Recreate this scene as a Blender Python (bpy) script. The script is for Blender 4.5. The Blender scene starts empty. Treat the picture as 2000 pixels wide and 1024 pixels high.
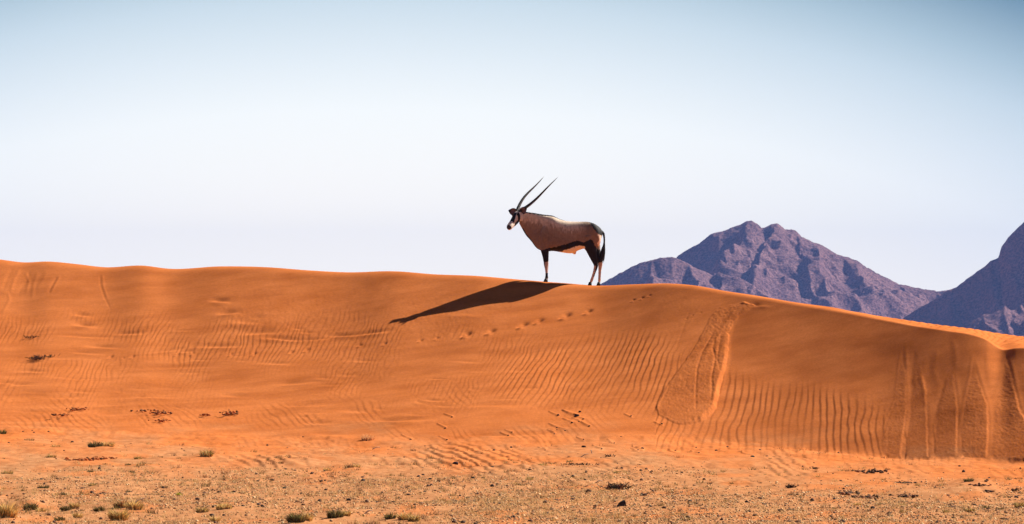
import bpy, bmesh, math, random
import numpy as np
from mathutils import Vector, Matrix

# ---------------------------------------------------------------- camera
SC = bpy.context.scene
F = 2000 * 200 / 36.0          # focal length in photo pixels (200 mm on 36 mm)
CAM_Z = 1.9                    # eye height
HOR = 660.0                    # photo row of the level horizon
cam_d = bpy.data.cameras.new('camera')
cam_d.lens = 200; cam_d.sensor_width = 36; cam_d.sensor_fit = 'HORIZONTAL'
cam_d.shift_y = (HOR - 512) / 2000.0
cam_d.clip_start = 0.5; cam_d.clip_end = 30000
cam = bpy.data.objects.new('camera', cam_d)
cam.location = (0, 0, CAM_Z); cam.rotation_euler = (math.radians(90), 0, 0)
SC.collection.objects.link(cam); SC.camera = cam

# ---------------------------------------------------------------- light
SUN_EL = 38.8                  # degrees above the horizon
SUN_AZ = 57.0                  # degrees right of the viewing direction (+Y)
SKY_STRENGTH = 0.05
sun_d = bpy.data.lights.new('sun', 'SUN')
sun_d.energy = 5.0; sun_d.angle = math.radians(0.5); sun_d.color = (1.0, 0.93, 0.84)
sun = bpy.data.objects.new('sun', sun_d)
el, az = math.radians(SUN_EL), math.radians(SUN_AZ)
SDIR = Vector((math.cos(el) * math.sin(az), math.cos(el) * math.cos(az), math.sin(el)))
sun.rotation_euler = SDIR.to_track_quat('Z', 'Y').to_euler()
sun.location = (40, 60, 60)
SC.collection.objects.link(sun)

world = bpy.data.worlds.new('World'); SC.world = world; world.use_nodes = True
wn, wl = world.node_tree.nodes, world.node_tree.links
wn.clear()
w_out = wn.new('ShaderNodeOutputWorld')
sky = wn.new('ShaderNodeTexSky'); sky.sky_type = 'NISHITA'; sky.sun_disc = False
sky.sun_elevation = el; sky.sun_rotation = az; sky.air_density = 0.35; sky.dust_density = 0.2
bg = wn.new('ShaderNodeBackground'); bg.inputs['Strength'].default_value = SKY_STRENGTH
wl.new(sky.outputs[0], bg.inputs['Color'])
# low sky: pale, dusty air at the horizon deepening quickly to blue
tc = wn.new('ShaderNodeTexCoord'); sep = wn.new('ShaderNodeSeparateXYZ')
wl.new(tc.outputs['Generated'], sep.inputs[0])
def wmath(op, a, b=None, clamp=False):
    n = wn.new('ShaderNodeMath'); n.operation = op; n.use_clamp = clamp
    for i, v in enumerate((a, b)):
        if v is None: continue
        if isinstance(v, (int, float)): n.inputs[i].default_value = v
        else: wl.new(v, n.inputs[i])
    return n.outputs[0]
elev = wmath('MULTIPLY', wmath('ADD', sep.outputs['Z'], wmath('MULTIPLY', wmath('POWER', wmath('ABSOLUTE', wmath('ADD', sep.outputs['X'], 0.022)), 2.0), 1.6)), 1.0 / 0.08, True)
ramp = wn.new('ShaderNodeValToRGB'); cr = ramp.color_ramp
SKY_STOPS = [(0.0, (1.24, 1.16, 0.96)), (0.30, (1.10, 1.06, 0.94)), (0.50, (0.94, 0.965, 0.92)),
             (0.62, (0.76, 0.83, 0.84)), (0.74, (0.58, 0.69, 0.74)), (0.84, (0.40, 0.53, 0.60)), (1.0, (0.13, 0.25, 0.34))]
while len(cr.elements) < len(SKY_STOPS): cr.elements.new(0.5)
for e, (p, c) in zip(cr.elements, SKY_STOPS):
    e.position = p; e.color = (*c, 1)
wl.new(elev, ramp.inputs[0])
bg2 = wn.new('ShaderNodeBackground'); bg2.inputs['Strength'].default_value = 0.655
wl.new(ramp.outputs[0], bg2.inputs['Color'])
mixw = wn.new('ShaderNodeMixShader')
up = wmath('MULTIPLY', wmath('SUBTRACT', sep.outputs['Z'], 0.075), 1.0 / 0.12, True)
wl.new(up, mixw.inputs[0]); wl.new(bg2.outputs[0], mixw.inputs[1]); wl.new(bg.outputs[0], mixw.inputs[2])
wl.new(mixw.outputs[0], w_out.inputs['Surface'])

SC.view_settings.view_transform = 'Standard'; SC.view_settings.look = 'None'
SC.view_settings.gamma = 1.0; SC.view_settings.exposure = 0.88
SC.cycles.use_denoising = True
SC.cycles.max_bounces = 5; SC.cycles.diffuse_bounces = 3; SC.cycles.volume_bounces = 0
SC.cycles.sample_clamp_indirect = 8

# ---------------------------------------------------------------- helpers
C = SC.collection
RNG = np.random.default_rng(11)
def P(px, py, Y):
    """world point seen at a photo pixel at depth Y"""
    return np.array([(px - 1000.0) / F * Y, Y, CAM_Z + (HOR - py) / F * Y])
def tag(o, label=None, cat=None, group=None, kind=None):
    if label: o['label'] = label
    if cat: o['category'] = cat
    if group: o['group'] = group
    if kind: o['kind'] = kind
    return o
def link(name, me, mat=None, parent=None, smooth=True):
    o = bpy.data.objects.new(name, me); C.objects.link(o)
    if mat: me.materials.append(mat)
    if smooth: me.polygons.foreach_set('use_smooth', np.ones(len(me.polygons), bool))
    if parent: o.parent = parent
    return o
def raw_mesh(name, V, Fq, col=None):
    """V (n,3), Fq (m,k) arrays of equal-sided faces; col (n,3) optional point colours"""
    me = bpy.data.meshes.new(name)
    V = np.ascontiguousarray(V, np.float32); Fq = np.ascontiguousarray(Fq, np.int32)
    m, k = Fq.shape
    me.vertices.add(len(V)); me.vertices.foreach_set('co', V.ravel())
    me.loops.add(m * k); me.loops.foreach_set('vertex_index', Fq.ravel())
    me.polygons.add(m); me.polygons.foreach_set('loop_start', np.arange(0, m * k, k, dtype=np.int32))
    me.polygons.foreach_set('loop_total', np.full(m, k, np.int32))
    me.update(calc_edges=True)
    if col is not None:
        a = me.attributes.new('tint', 'FLOAT_COLOR', 'POINT')
        a.data.foreach_set('color', np.concatenate([col, np.ones((len(col), 1))], 1).astype(np.float32).ravel())
    return me
def _h(ix, iy, seed):
    n = (ix.astype(np.int64) * 374761393 + iy.astype(np.int64) * 668265263 + seed * 1442695041) & 0xFFFFFFFF
    n = ((n ^ (n >> 13)) * 1274126177) & 0xFFFFFFFF
    return ((n ^ (n >> 16)) & 0xFFFF).astype(np.float32) / 32767.5 - 1.0
def noise(x, y, seed=0):
    x0 = np.floor(x); y0 = np.floor(y); fx = (x - x0).astype(np.float32); fy = (y - y0).astype(np.float32)
    x0 = x0.astype(np.int64); y0 = y0.astype(np.int64)
    sx = fx * fx * fx * (fx * (fx * 6 - 15) + 10); sy = fy * fy * fy * (fy * (fy * 6 - 15) + 10)
    a = _h(x0, y0, seed); b = _h(x0 + 1, y0, seed); c = _h(x0, y0 + 1, seed); d = _h(x0 + 1, y0 + 1, seed)
    return (a + (b - a) * sx) * (1 - sy) + (c + (d - c) * sx) * sy
def fbm(x, y, seed=0, oct=4, gain=0.5):
    s = 0; a = 1.0
    for i in range(oct):
        s = s + a * noise(x * 2 ** i + 17.3 * i, y * 2 ** i + 9.1 * i, seed + i); a *= gain
    return s
def sstep(a, b, x):
    t = np.clip((x - a) / (b - a), 0, 1); return t * t * (3 - 2 * t)
def smin(a, b, k):
    h = np.clip(0.5 + 0.5 * (b - a) / k, 0, 1); return b * (1 - h) + a * h - k * h * (1 - h)
def smax(a, b, k): return -smin(-a, -b, k)
def table(pairs):
    xs = np.array([p[0] for p in pairs], float); ys = np.array([p[1] for p in pairs], float)
    # monotone-ish smooth interpolation (Catmull-Rom with finite differences)
    m = np.gradient(ys, xs)
    def f(x):
        x = np.asarray(x, float)
        i = np.clip(np.searchsorted(xs, x) - 1, 0, len(xs) - 2)
        h = xs[i + 1] - xs[i]; t = np.clip((x - xs[i]) / h, 0, 1)
        return ((2 * t**3 - 3 * t**2 + 1) * ys[i] + (t**3 - 2 * t**2 + t) * h * m[i]
                + (-2 * t**3 + 3 * t**2) * ys[i + 1] + (t**3 - t**2) * h * m[i + 1])
    return f

# ---------------------------------------------------------------- materials
def new_mat(name, rough=0.9, spec=0.1):
    m = bpy.data.materials.new(name); m.use_nodes = True
    b = m.node_tree.nodes['Principled BSDF']
    b.inputs['Roughness'].default_value = rough
    b.inputs['Specular IOR Level'].default_value = spec
    return m, m.node_tree.nodes, m.node_tree.links, b
def nd_noise(n, l, vec, scale, detail=4, rough=0.55):
    t = n.new('ShaderNodeTexNoise'); t.inputs['Scale'].default_value = scale
    t.inputs['Detail'].default_value = detail; t.inputs['Roughness'].default_value = rough
    l.new(vec, t.inputs['Vector']); return t.outputs['Fac']
def nd_ramp(n, l, fac, stops):
    r = n.new('ShaderNodeValToRGB'); cr = r.color_ramp
    while len(cr.elements) < len(stops): cr.elements.new(0.5)
    for e, (p, c) in zip(cr.elements, stops): e.position = p; e.color = (*c, 1)
    l.new(fac, r.inputs[0]); return r.outputs[0]
def nd_mix(n, l, fac, a, b, mode='MIX'):
    m = n.new('ShaderNodeMix'); m.data_type = 'RGBA'; m.blend_type = mode
    for s, v in ((m.inputs[0], fac), (m.inputs[6], a), (m.inputs[7], b)):
        if isinstance(v, (int, float)): s.default_value = v
        elif isinstance(v, tuple): s.default_value = (*v, 1)
        else: l.new(v, s)
    return m.outputs[2]
def nd_bump(n, l, h, b, dist, strength=1.0):
    bp = n.new('ShaderNodeBump'); bp.inputs['Distance'].default_value = dist
    bp.inputs['Strength'].default_value = strength
    l.new(h, bp.inputs['Height']); l.new(bp.outputs[0], b.inputs['Normal'])

def sand_material():
    m, n, l, b = new_mat('sand', 1.0, 0.0)
    geo = n.new('ShaderNodeNewGeometry'); pos = geo.outputs['Position']
    at = n.new('ShaderNodeAttribute'); at.attribute_name = 'tint'
    s = n.new('ShaderNodeSeparateColor'); l.new(at.outputs['Color'], s.inputs[0])
    dune = nd_ramp(n, l, nd_noise(n, l, pos, 1.3, 5), [(0.3, (0.54, 0.156, 0.040)), (0.7, (0.63, 0.195, 0.056))])
    flat = nd_ramp(n, l, nd_noise(n, l, pos, 9.0, 6, 0.7), [(0.3, (0.40, 0.155, 0.058)), (0.55, (0.51, 0.235, 0.102)), (0.75, (0.60, 0.32, 0.15))])
    c = nd_mix(n, l, s.outputs[0], dune, flat)
    grain = nd_ramp(n, l, nd_noise(n, l, pos, 160.0, 2), [(0.25, (0.80, 0.80, 0.80)), (0.75, (1.12, 1.12, 1.12))])
    c = nd_mix(n, l, 1.0, c, grain, 'MULTIPLY')
    g2 = nd_ramp(n, l, nd_noise(n, l, pos, 22.0, 4, 0.75), [(0.3, (0.88, 0.87, 0.86)), (0.7, (1.10, 1.11, 1.13))])
    c = nd_mix(n, l, 1.0, c, g2, 'MULTIPLY')
    mp = n.new('ShaderNodeMapping'); mp.inputs['Scale'].default_value = (0.5, 1.6, 3.0); l.new(pos, mp.inputs['Vector'])
    st = nd_ramp(n, l, nd_noise(n, l, mp.outputs[0], 1.1, 6, 0.6), [(0.35, (0.86, 0.83, 0.82)), (0.6, (1.04, 1.05, 1.06))])
    c = nd_mix(n, l, 1.0, c, st, 'MULTIPLY')
    l.new(c, b.inputs['Base Color'])
    nd_bump(n, l, nd_noise(n, l, pos, 70.0, 3, 0.6), b, 0.004, 0.35)
    return m
MAT_SAND = sand_material()

def tint_material(name, rough=0.9, spec=0.1, nscale=60.0, namp=0.25, bump=0.0, trans=0.0):
    m, n, l, b = new_mat(name, rough, spec)
    at = n.new('ShaderNodeAttribute'); at.attribute_name = 'tint'
    geo = n.new('ShaderNodeTexCoord')
    fac = nd_noise(n, l, geo.outputs['Object'], nscale, 4)
    g = nd_ramp(n, l, fac, [(0.25, (1 - namp,) * 3), (0.75, (1 + namp,) * 3)])
    c = nd_mix(n, l, 1.0, at.outputs['Color'], g, 'MULTIPLY')
    l.new(c, b.inputs['Base Color'])
    if bump: nd_bump(n, l, fac, b, bump, 0.8)
    if trans:
        tr = n.new('ShaderNodeBsdfTranslucent'); l.new(c, tr.inputs['Color'])
        mx = n.new('ShaderNodeMixShader'); mx.inputs[0].default_value = trans
        out = n['Material Output']
        l.new(b.outputs[0], mx.inputs[1]); l.new(tr.outputs[0], mx.inputs[2]); l.new(mx.outputs[0], out.inputs['Surface'])
    return m
# ================================================================ terrain
SKYL = table([(-900, 480), (-300, 497), (0, 507), (45, 512.5), (95, 511), (150, 516), (205, 522), (280, 519), (330, 525), (430, 520.5), (520, 522),
              (600, 528), (680, 532), (770, 530), (850, 536), (930, 539), (1000, 545), (1060, 550), (1100, 553), (1170, 558), (1240, 555.5),
              (1310, 554), (1350, 557), (1420, 569), (1480, 578), (1560, 592), (1650, 607), (1735, 620), (1830, 634), (1900, 643),
              (1950, 651), (2000, 658), (2150, 672), (2900, 715)])
BRINK = table([(-900, 481), (-300, 498), (0, 508), (45, 513.5), (95, 512), (150, 517), (205, 523), (280, 520), (330, 526), (430, 521.5), (520, 523),
               (600, 529), (680, 533), (770, 531), (850, 537), (930, 540), (1000, 546), (1060, 551), (1100, 554), (1170, 559), (1240, 556.5),
               (1310, 555), (1350, 558), (1420, 570.5), (1480, 580), (1560, 594), (1650, 610), (1735, 627), (1790, 637), (1850, 645.5), (1895, 653), (1925, 663),
               (1957, 682), (1985, 679), (2020, 680), (2200, 702), (2900, 745)])
FOOTP = table([(-900, 835), (0, 846), (300, 856), (600, 866), (1000, 866), (1250, 862), (1400, 870), (1500, 874), (1600, 882), (1720, 893), (1850, 901), (2000, 908), (2900, 925)])
YFOOT = table([(-900, 104), (0, 102), (500, 101), (1000, 98.8), (1250, 98.8), (1400, 98.8), (1700, 97.2), (2000, 95.2), (2900, 92)])
YBRK = table([(-900, 118), (0, 115), (500, 113), (1000, 109.9), (1170, 108.8), (1350, 106.9), (1500, 105.1), (1700, 102.7), (2000, 99.5), (2900, 94)])
DSKY = ([(-900, 0.25), (800, 0.4), (930, 1.5), (1250, 1.5), (1450, 1.2), (1700, 3.5), (2000, 11), (2900, 16)])
CURV = ([(-900, 0.60), (0, 0.60), (700, 0.52), (1100, 0.36), (1400, 0.12), (1700, 0.14), (2000, 0.12), (2900, 0.14)])
KTOP = ([(-900, 0.10), (1200, 0.10), (1500, 0.06), (1750, 0.025), (2900, 0.02)])

cols = np.concatenate([np.linspace(-900, -80, 110, endpoint=False), np.arange(-80, 2080, 1.35), np.linspace(2080, 2900, 110)])
rows = np.concatenate([np.linspace(-1.0, 0.0, 50, endpoint=False),      # near ground, below the frame
                       np.linspace(0.0, 1.0, 480, endpoint=False),      # flat
                       np.linspace(1.0, 2.0, 440, endpoint=False),      # face
                       np.linspace(2.0, 3.0, 50, endpoint=False),       # above the brink
                       3.0 + np.linspace(0, 1, 60) ** 1.5])             # lee of the skyline
NFLAT = 530
U, R = np.meshgrid(cols, rows)
yf, yb, ds = YFOOT(U), YBRK(U), np.interp(U, *zip(*DSKY))
Yg = np.select([R < 0, R < 1, R < 2, R < 3],
               [56 + R * 30, 56 + (yf - 56) * R, yf + (yb - yf) * (R - 1), yb + ds * (R - 2)],
               yb + ds + 32 * (R - 3))
X = (U - 1000) / F * Yg
zfoot = CAM_Z + (HOR - FOOTP(U)) / F * yf
zb = CAM_Z + (HOR - BRINK(U)) / F * yb
zs = CAM_Z + (HOR - SKYL(U)) / F * (yb + ds)
flat = zfoot * sstep(58, 1, 58 + 0 * U) if False else zfoot * sstep(0, 1, (Yg - 60) / (yf - 60))
t = (Yg - yf) / (yb - yf); c = np.interp(U, *zip(*CURV))
g = np.where(t < 0, (1 - c) * t, np.where(t > 1, 1 + (1 + c) * (t - 1), (1 - c) * t + c * t * t))
face = zfoot + (zb - zfoot) * g
Z = smax(flat, face, np.interp(U, [0, 1000, 1500], [0.30, 0.22, 0.08]))
d = Yg - (yb + ds)
top = np.where(d < 0, zs + (zb - zs) * np.clip(-d / np.maximum(ds, .1), -9, 9), zs - 0.06 * d - 0.006 * d * d)
Z = smin(Z, top, np.interp(U, *zip(*KTOP)))
Z = np.where(R < 0, -1.3 * sstep(0, 1, -(R + 0.15) / 0.85), Z)
BY = HOR - (Z - CAM_Z) / Yg * F          # photo row of the smooth surface: a surface coordinate for the relief
BX = U
# ---- relief, metres
onface = sstep(0.97, 1.03, R) * (1 - sstep(1.93, 1.99, R))
D = np.zeros_like(Z)
wx = fbm(X * 0.8, Yg * 0.8, 5, 3)
DLOW = 0.035 * fbm(X * 0.35, Yg * 0.35, 21, 3) * sstep(0.2, 1.2, R) * (1 - sstep(1.75, 1.95, R))
# coarse ripples
TOPA = table([(800, 760), (930, 725), (1000, 690), (1100, 655), (1200, 640), (1290, 645), (1380, 690), (1450, 730), (1600, 745), (1700, 770), (1800, 800), (1900, 830), (2100, 840)])
KA = table([(0, 0.8), (900, 0.75), (1000, 0.7), (1200, 0.52), (1350, 0.35), (1450, 0.15), (1600, 0.05), (1800, -0.03), (2000, 0)])
ua = np.clip(BX, 800, 2100)
ma = sstep(-10, 45, BY - TOPA(ua)) * (1 - sstep(-6, 26, BY - FOOTP(U))) * sstep(900, 1010, BX + 18 * wx) * (1 - sstep(1850, 1935, BX))
bnd = np.where(BX < 1280, 800 - 0.08 * (1280 - BX), 2000)
ma *= 1 - sstep(-35, 30, BY - bnd - 15 * wx)
pa = BX + KA(np.clip(BX, 0, 2000)) * (BY - 750)
pa = pa + 5.0 * fbm(BX / 90, BY / 70, 31, 3) + 1.5 * noise(BX / 15, BY / 30, 44) + 0.8 * noise(BX / 7, BY / 11, 45)
lam = 14.2 + 3.3 * sstep(1150, 1500, BX)
ph = 2 * np.pi * pa / 11.9
ph2 = 2 * np.pi * pa / 13.4
def ripple(ph): return np.sin(ph + 0.55 * np.sin(ph))
ra = np.where(BX < 1330, ripple(ph), ripple(ph2))
ampn = np.clip(0.85 + 0.55 * noise(BX / 60, BY / 70, 61), 0.25, 1.4)
D += np.where(BX < 1330, 0.0046, 0.0037) * ma * ampn * ra
# fine ripples on the left half
K2 = 0.55
p2 = BX + K2 * (BY - 650) + 7 * fbm(BX / 50, BY / 40, 71, 3) + 2.5 * noise(BX / 9, BY / 14, 75)
m2 = sstep(-20, 60, BY - (600 + 35 * sstep(700, 1000, BX))) * (1 - sstep(690, 860, BY)) * (1 - sstep(990, 1150, BX)) * np.clip(0.55 + 0.9 * noise(BX / 75, BY / 38, 81), 0.06, 1.25)
D += 0.0029 * m2 * ripple(2 * np.pi * p2 / 10.5) * onface
# very fine, lower left / centre
p3 = BX * 0.8 - 0.9 * (BY - 800) + 6 * fbm(BX / 40, BY / 30, 91, 2)
m3 = sstep(740, 800, BY) * (1 - sstep(-5, 30, BY - FOOTP(U))) * (1 - sstep(1100, 1250, BX)) * np.clip(0.3 + noise(BX / 60, BY / 25, 95), 0, 1)
D += 0.0028 * m3 * ripple(2 * np.pi * p3 / 13.0)
# toe ripples in front of the dune, slanting down to the right
toe = sstep(-14, 8, BY - FOOTP(U))
p4 = BX * 0.42 - 1.05 * (BY - 900) + 5 * fbm(BX / 60, BY / 16, 101, 3)
m4 = toe * (1 - sstep(930, 975, BY)) * sstep(360, 560, BX) * np.clip(0.45 + 1.0 * noise(BX / 110, BY / 22, 105), 0.05, 1.2)
D += 0.0055 * (1 + .9 * sstep(1100, 900, BX)) * m4 * ripple(2 * np.pi * p4 / 12.0)
# low drifts and hummocks on the flat
mf = sstep(0.0, 0.25, R + 0.1) * (1 - sstep(1.0, 1.08, R))
D += mf * 1.4 * (0.020 * fbm(X * 0.9, Yg * 0.33, 111, 4) + 0.014 * np.abs(noise(X * 2.3, Yg * 0.8, 115)) + 0.007 * noise(X * 6, Yg * 2.2, 117))
D += mf * 0.004 * noise(X * 17, Yg * 7, 119)
# grainy unevenness everywhere on the face
D += 0.0017 * noise(BX / 5.0, BY / 4.0, 121) * onface * np.clip(0.4 + 0.8 * noise(BX / 120, BY / 90, 122), 0.1, 1)

def seg_field(pts, w0, w1=None):
    """min distance (in widths) to a polyline in surface coordinates; returns slice, profile, along"""
    pts = np.array(pts, float); w1 = w1 or w0; wm = max(w0, w1) * 4
    x0, x1 = pts[:, 0].min() - wm, pts[:, 0].max() + wm
    i0, i1 = np.searchsorted(cols, x0), np.searchsorted(cols, x1)
    if i1 - i0 < 2: return None
    sl = (slice(0, NFLAT + 490), slice(i0, i1))
    bx, by = BX[sl], BY[sl]
    best = np.full(bx.shape, 1e9); al = np.zeros(bx.shape)
    L = np.r_[0, np.cumsum(np.hypot(*np.diff(pts, axis=0).T))]; T = max(L[-1], 1e-6)
    for a, b_, la, lb in zip(pts[:-1], pts[1:], L[:-1], L[1:]):
        v = b_ - a; q = np.clip(((bx - a[0]) * v[0] + (by - a[1]) * v[1]) / max(v @ v, 1e-9), 0, 1)
        dd = np.hypot(bx - a[0] - q * v[0], by - a[1] - q * v[1])
        k = dd < best; best = np.where(k, dd, best); al = np.where(k, (la + q * (lb - la)) / T, al)
    w = w0 + (w1 - w0) * al
    return sl, best / w, al
RS = 0.60
def ridge(pts, w, h, w1=None, fade=True):
    if fade: w *= 1.25
    r = seg_field(pts, w, w1)
    if r is None: return
    sl, q, al = r
    f = sstep(0, .15, al) * (1 - sstep(.8, 1, al)) if fade else 1.0
    D[sl] += RS * h * np.exp(-q * q) * f
def dent(px, py, w, hh, depth, rim=0.35, tilt=0.0):
    i0, i1 = np.searchsorted(cols, px - 4 * w), np.searchsorted(cols, px + 4 * w)
    if i1 - i0 < 2: return
    sl = (slice(0, NFLAT + 490), slice(i0, i1))
    a = (BX[sl] - px) / w; b_ = (BY[sl] - py + tilt * (BX[sl] - px)) / hh
    q = a * a + b_ * b_
    q2 = a * a * 0.7 + (b_ - 1.25) ** 2 * 0.9
    D[sl] += -depth * np.exp(-q) + rim * depth * np.exp(-q2 * 1.3)
def inside(poly, bx, by):
    r = np.zeros(bx.shape, bool); n = len(poly)
    for i in range(n):
        x1, y1 = poly[i]; x2, y2 = poly[(i + 1) % n]
        if y1 == y2: continue
        k = ((y1 > by) != (y2 > by)) & (bx < (x2 - x1) * (by - y1) / (y2 - y1) + x1)
        r ^= k
    return r
def slab(poly, h, soft=3.0, rough=0.002, seed=200, kill=0.95, jit=1.0, tilt=0.0):
    """an avalanche tongue: ripples wiped out, a raised lobe with a crumbly surface"""
    px = [p[0] for p in poly]
    i0, i1 = np.searchsorted(cols, min(px) - 20), np.searchsorted(cols, max(px) + 20)
    sl = (slice(NFLAT - 60, NFLAT + 450), slice(i0, i1)); bx, by = BX[sl], BY[sl]
    ja = bx + 2.5 * noise(by / 7, bx / 9, seed); jb = by + 3.0 * noise(bx / 6, by / 9, seed + 1)
    ja = bx + (ja - bx) * jit; jb = by + (jb - by) * jit
    ins = inside(poly, ja, jb)
    dist = np.full(bx.shape, 1e9)
    n = len(poly)
    for i in range(n):
        a = np.array(poly[i], float); b_ = np.array(poly[(i + 1) % n], float); v = b_ - a
        q = np.clip(((ja - a[0]) * v[0] + (jb - a[1]) * v[1]) / max(v @ v, 1e-9), 0, 1)
        dist = np.minimum(dist, np.hypot(ja - a[0] - q * v[0], jb - a[1] - q * v[1]))
    m = np.where(ins, sstep(0, soft, dist), 0)
    left = np.where(ins, bx, 1e9).min(axis=1, keepdims=True); left = np.where(left > 1e8, bx, left)
    k5 = np.ones(25) / 25; lf = np.pad(left[:, 0] if left.shape[1] == 1 else left.min(axis=1), 12, mode='edge'); left = np.convolve(lf, k5, 'valid')[:, None]
    D[sl] = D[sl] * (1 - kill * m) + m * (tilt * (bx - left) * sstep(0, 1, dist / 9) + .7 * h * np.clip(0.4 + (by - min(p[1] for p in poly)) / 200, 0.4, 1)
        + rough * fbm(bx / 5.0 + by / 14, by / 3.2, seed + 2, 3) + 0.6 * rough * noise(bx / 2.2, by / 2.6, seed + 5))
# main avalanche fan
slab([(1455, 588), (1478, 596), (1447, 618), (1431, 636), (1425, 653), (1423, 700), (1415, 737), (1406, 769), (1400, 800), (1375, 822), (1340, 829), (1318, 827),
      (1303, 819), (1284, 809), (1281, 794), (1303, 753), (1334, 712), (1362, 669), (1384, 622), (1405, 598)], 0.016, 3.0, 0.0026, 210, jit=.35, tilt=.00055)
for pts, w, h in [([(1400, 640), (1372, 690), (1361, 728), (1359, 769), (1359, 822)], 1.8, -0.012),
                  ([(1400, 650), (1392, 684), (1397, 706), (1390, 744), (1391, 769), (1387, 802)], 2.0, -0.016),
                  ([(1469, 597), (1447, 616), (1431, 634), (1423, 655), (1422, 706), (1412, 744), (1405, 780)], 3.0, 0.014),
                  ([(1410, 650), (1404, 680), (1401, 710), (1408, 740)], 2.0, -0.012),
                  ([(1416, 606), (1387, 644), (1362, 675)], 3.5, 0.008),
                  ([(1440, 600), (1415, 640), (1384, 684), (1372, 720)], 3.0, 0.009),
                  ([(1455, 604), (1430, 622), (1412, 650)], 2.5, -0.008),
                  ([(1350, 600), (1338, 630), (1328, 660), (1317, 690)], 1.6, -0.004),
                  ([(1373, 590), (1350, 625), (1337, 645)], 1.5, 0.003),
                  ([(1304, 753), (1284, 790), (1285, 808)], 2.2, 0.016)]:
    ridge(pts, w, h)
dent(1476, 596, 7, 4, 0.012); dent(1489, 600, 12, 3, -0.008, 0)
# tongues at the right
slab([(1760, 690), (1773, 725), (1775, 800), (1768, 850), (1763, 893), (1740, 896), (1722, 886), (1717, 868), (1725, 831), (1744, 787), (1752, 720)], 0.0050, 7, 0.0016, 230, jit=.35, tilt=.00032)
slab([(1776, 740), (1800, 700), (1812, 760), (1816, 850), (1817, 898), (1766, 896), (1770, 850), (1777, 800)], 0.0020, 7, 0.0012, 240, jit=.35, tilt=.00032)
slab([(1845, 740), (1866, 720), (1874, 800), (1873, 900), (1822, 899), (1824, 840), (1832, 790)], 0.0025, 7, 0.0012, 250, jit=.35, tilt=.00032)
slab([(1900, 690), (1915, 745), (1932, 795), (1935, 830), (1931, 902), (1876, 902), (1877, 837), (1882, 794), (1894, 737)], 0.0050, 7, 0.0018, 260, jit=.35, tilt=.00032)
slab([(1962, 690), (1975, 720), (1995, 800), (2020, 850), (2060, 905), (1934, 904), (1938, 830), (1942, 790), (1953, 750)], 0.0035, 7, 0.0018, 270, jit=.35, tilt=.00032)
for pts, w, h in [([(1769, 668), (1771, 725), (1773, 775), (1773, 812), (1766, 850), (1762, 893)], 3.5, 0.012),
                  ([(1762, 672), (1756, 703), (1747, 780), (1727, 829), (1719, 866)], 2.2, 0.006),
                  ([(1812, 694), (1800, 740), (1815, 800), (1819, 850), (1817, 897)], 6, 0.014),
                  ([(1847, 737), (1831, 794), (1823, 831)], 3.5, -0.008),
                  ([(1866, 722), (1872, 778), (1875, 819), (1874, 896)], 4, 0.012),
                  ([(1900, 686), (1894, 737), (1881, 794), (1877, 837)], 3, 0.010),
                  ([(1901, 690), (1916, 744), (1931, 794), (1935, 825), (1931, 900)], 4, 0.014),
                  ([(1962, 690), (1953, 750), (1939, 794)], 4, 0.010),
                  ([(1972, 694), (1984, 750), (1994, 794), (2003, 825)], 4, 0.012),
                  ([(1787, 680), (1780, 740), (1786, 790)], 4, -0.007),
                  ([(1832, 680), (1824, 720), (1834, 760)], 5, 0.007),
                  ([(1905, 800), (1903, 895)], 2.2, 0.004), ([(1735, 830), (1734, 892)], 2.0, -0.004),
                  ([(1862, 660), (1868, 700), (1866, 725)], 5, 0.008),
                  ([(1920, 690), (1925, 740), (1930, 770)], 4, -0.006),
                  # left side slides
                  ([(40, 525), (28, 545), (20, 575)], 3, 0.010), ([(58, 528), (52, 550), (32, 578)], 3, -0.008),
                  ([(50, 530), (57, 552), (50, 575)], 2.5, 0.008), ([(25, 522), (14, 545), (4, 570)], 3, -0.008),
                  ([(75, 530), (66, 555), (62, 585)], 3, 0.008), ([(112, 540), (103, 555), (93, 573)], 2.4, -0.010),
                  ([(118, 538), (110, 552), (98, 574)], 2.0, 0.008), ([(92, 528), (84, 548), (70, 568)], 3, 0.006),
                  ([(0, 572), (15, 573), (19, 583), (10, 600), (0, 615)], 2.5, 0.008),
                  ([(195, 534), (196, 556), (204, 580), (218, 607)], 1.8, -0.007), ([(200, 534), (202, 560), (212, 586)], 1.8, 0.006),
                  ([(245, 612), (238, 632), (231, 652)], 3.0, -0.006), ([(283, 622), (277, 642), (268, 658)], 2.5, 0.004),
                  ([(705, 560), (690, 580), (682, 592)], 5, 0.004), ([(770, 540), (755, 560), (745, 585)], 5, -0.004),
                  ([(720, 538), (740, 560)], 8, 0.004)]:
    if pts[0][0] > 1500: h *= .75
    ridge(pts, w, h)
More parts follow.
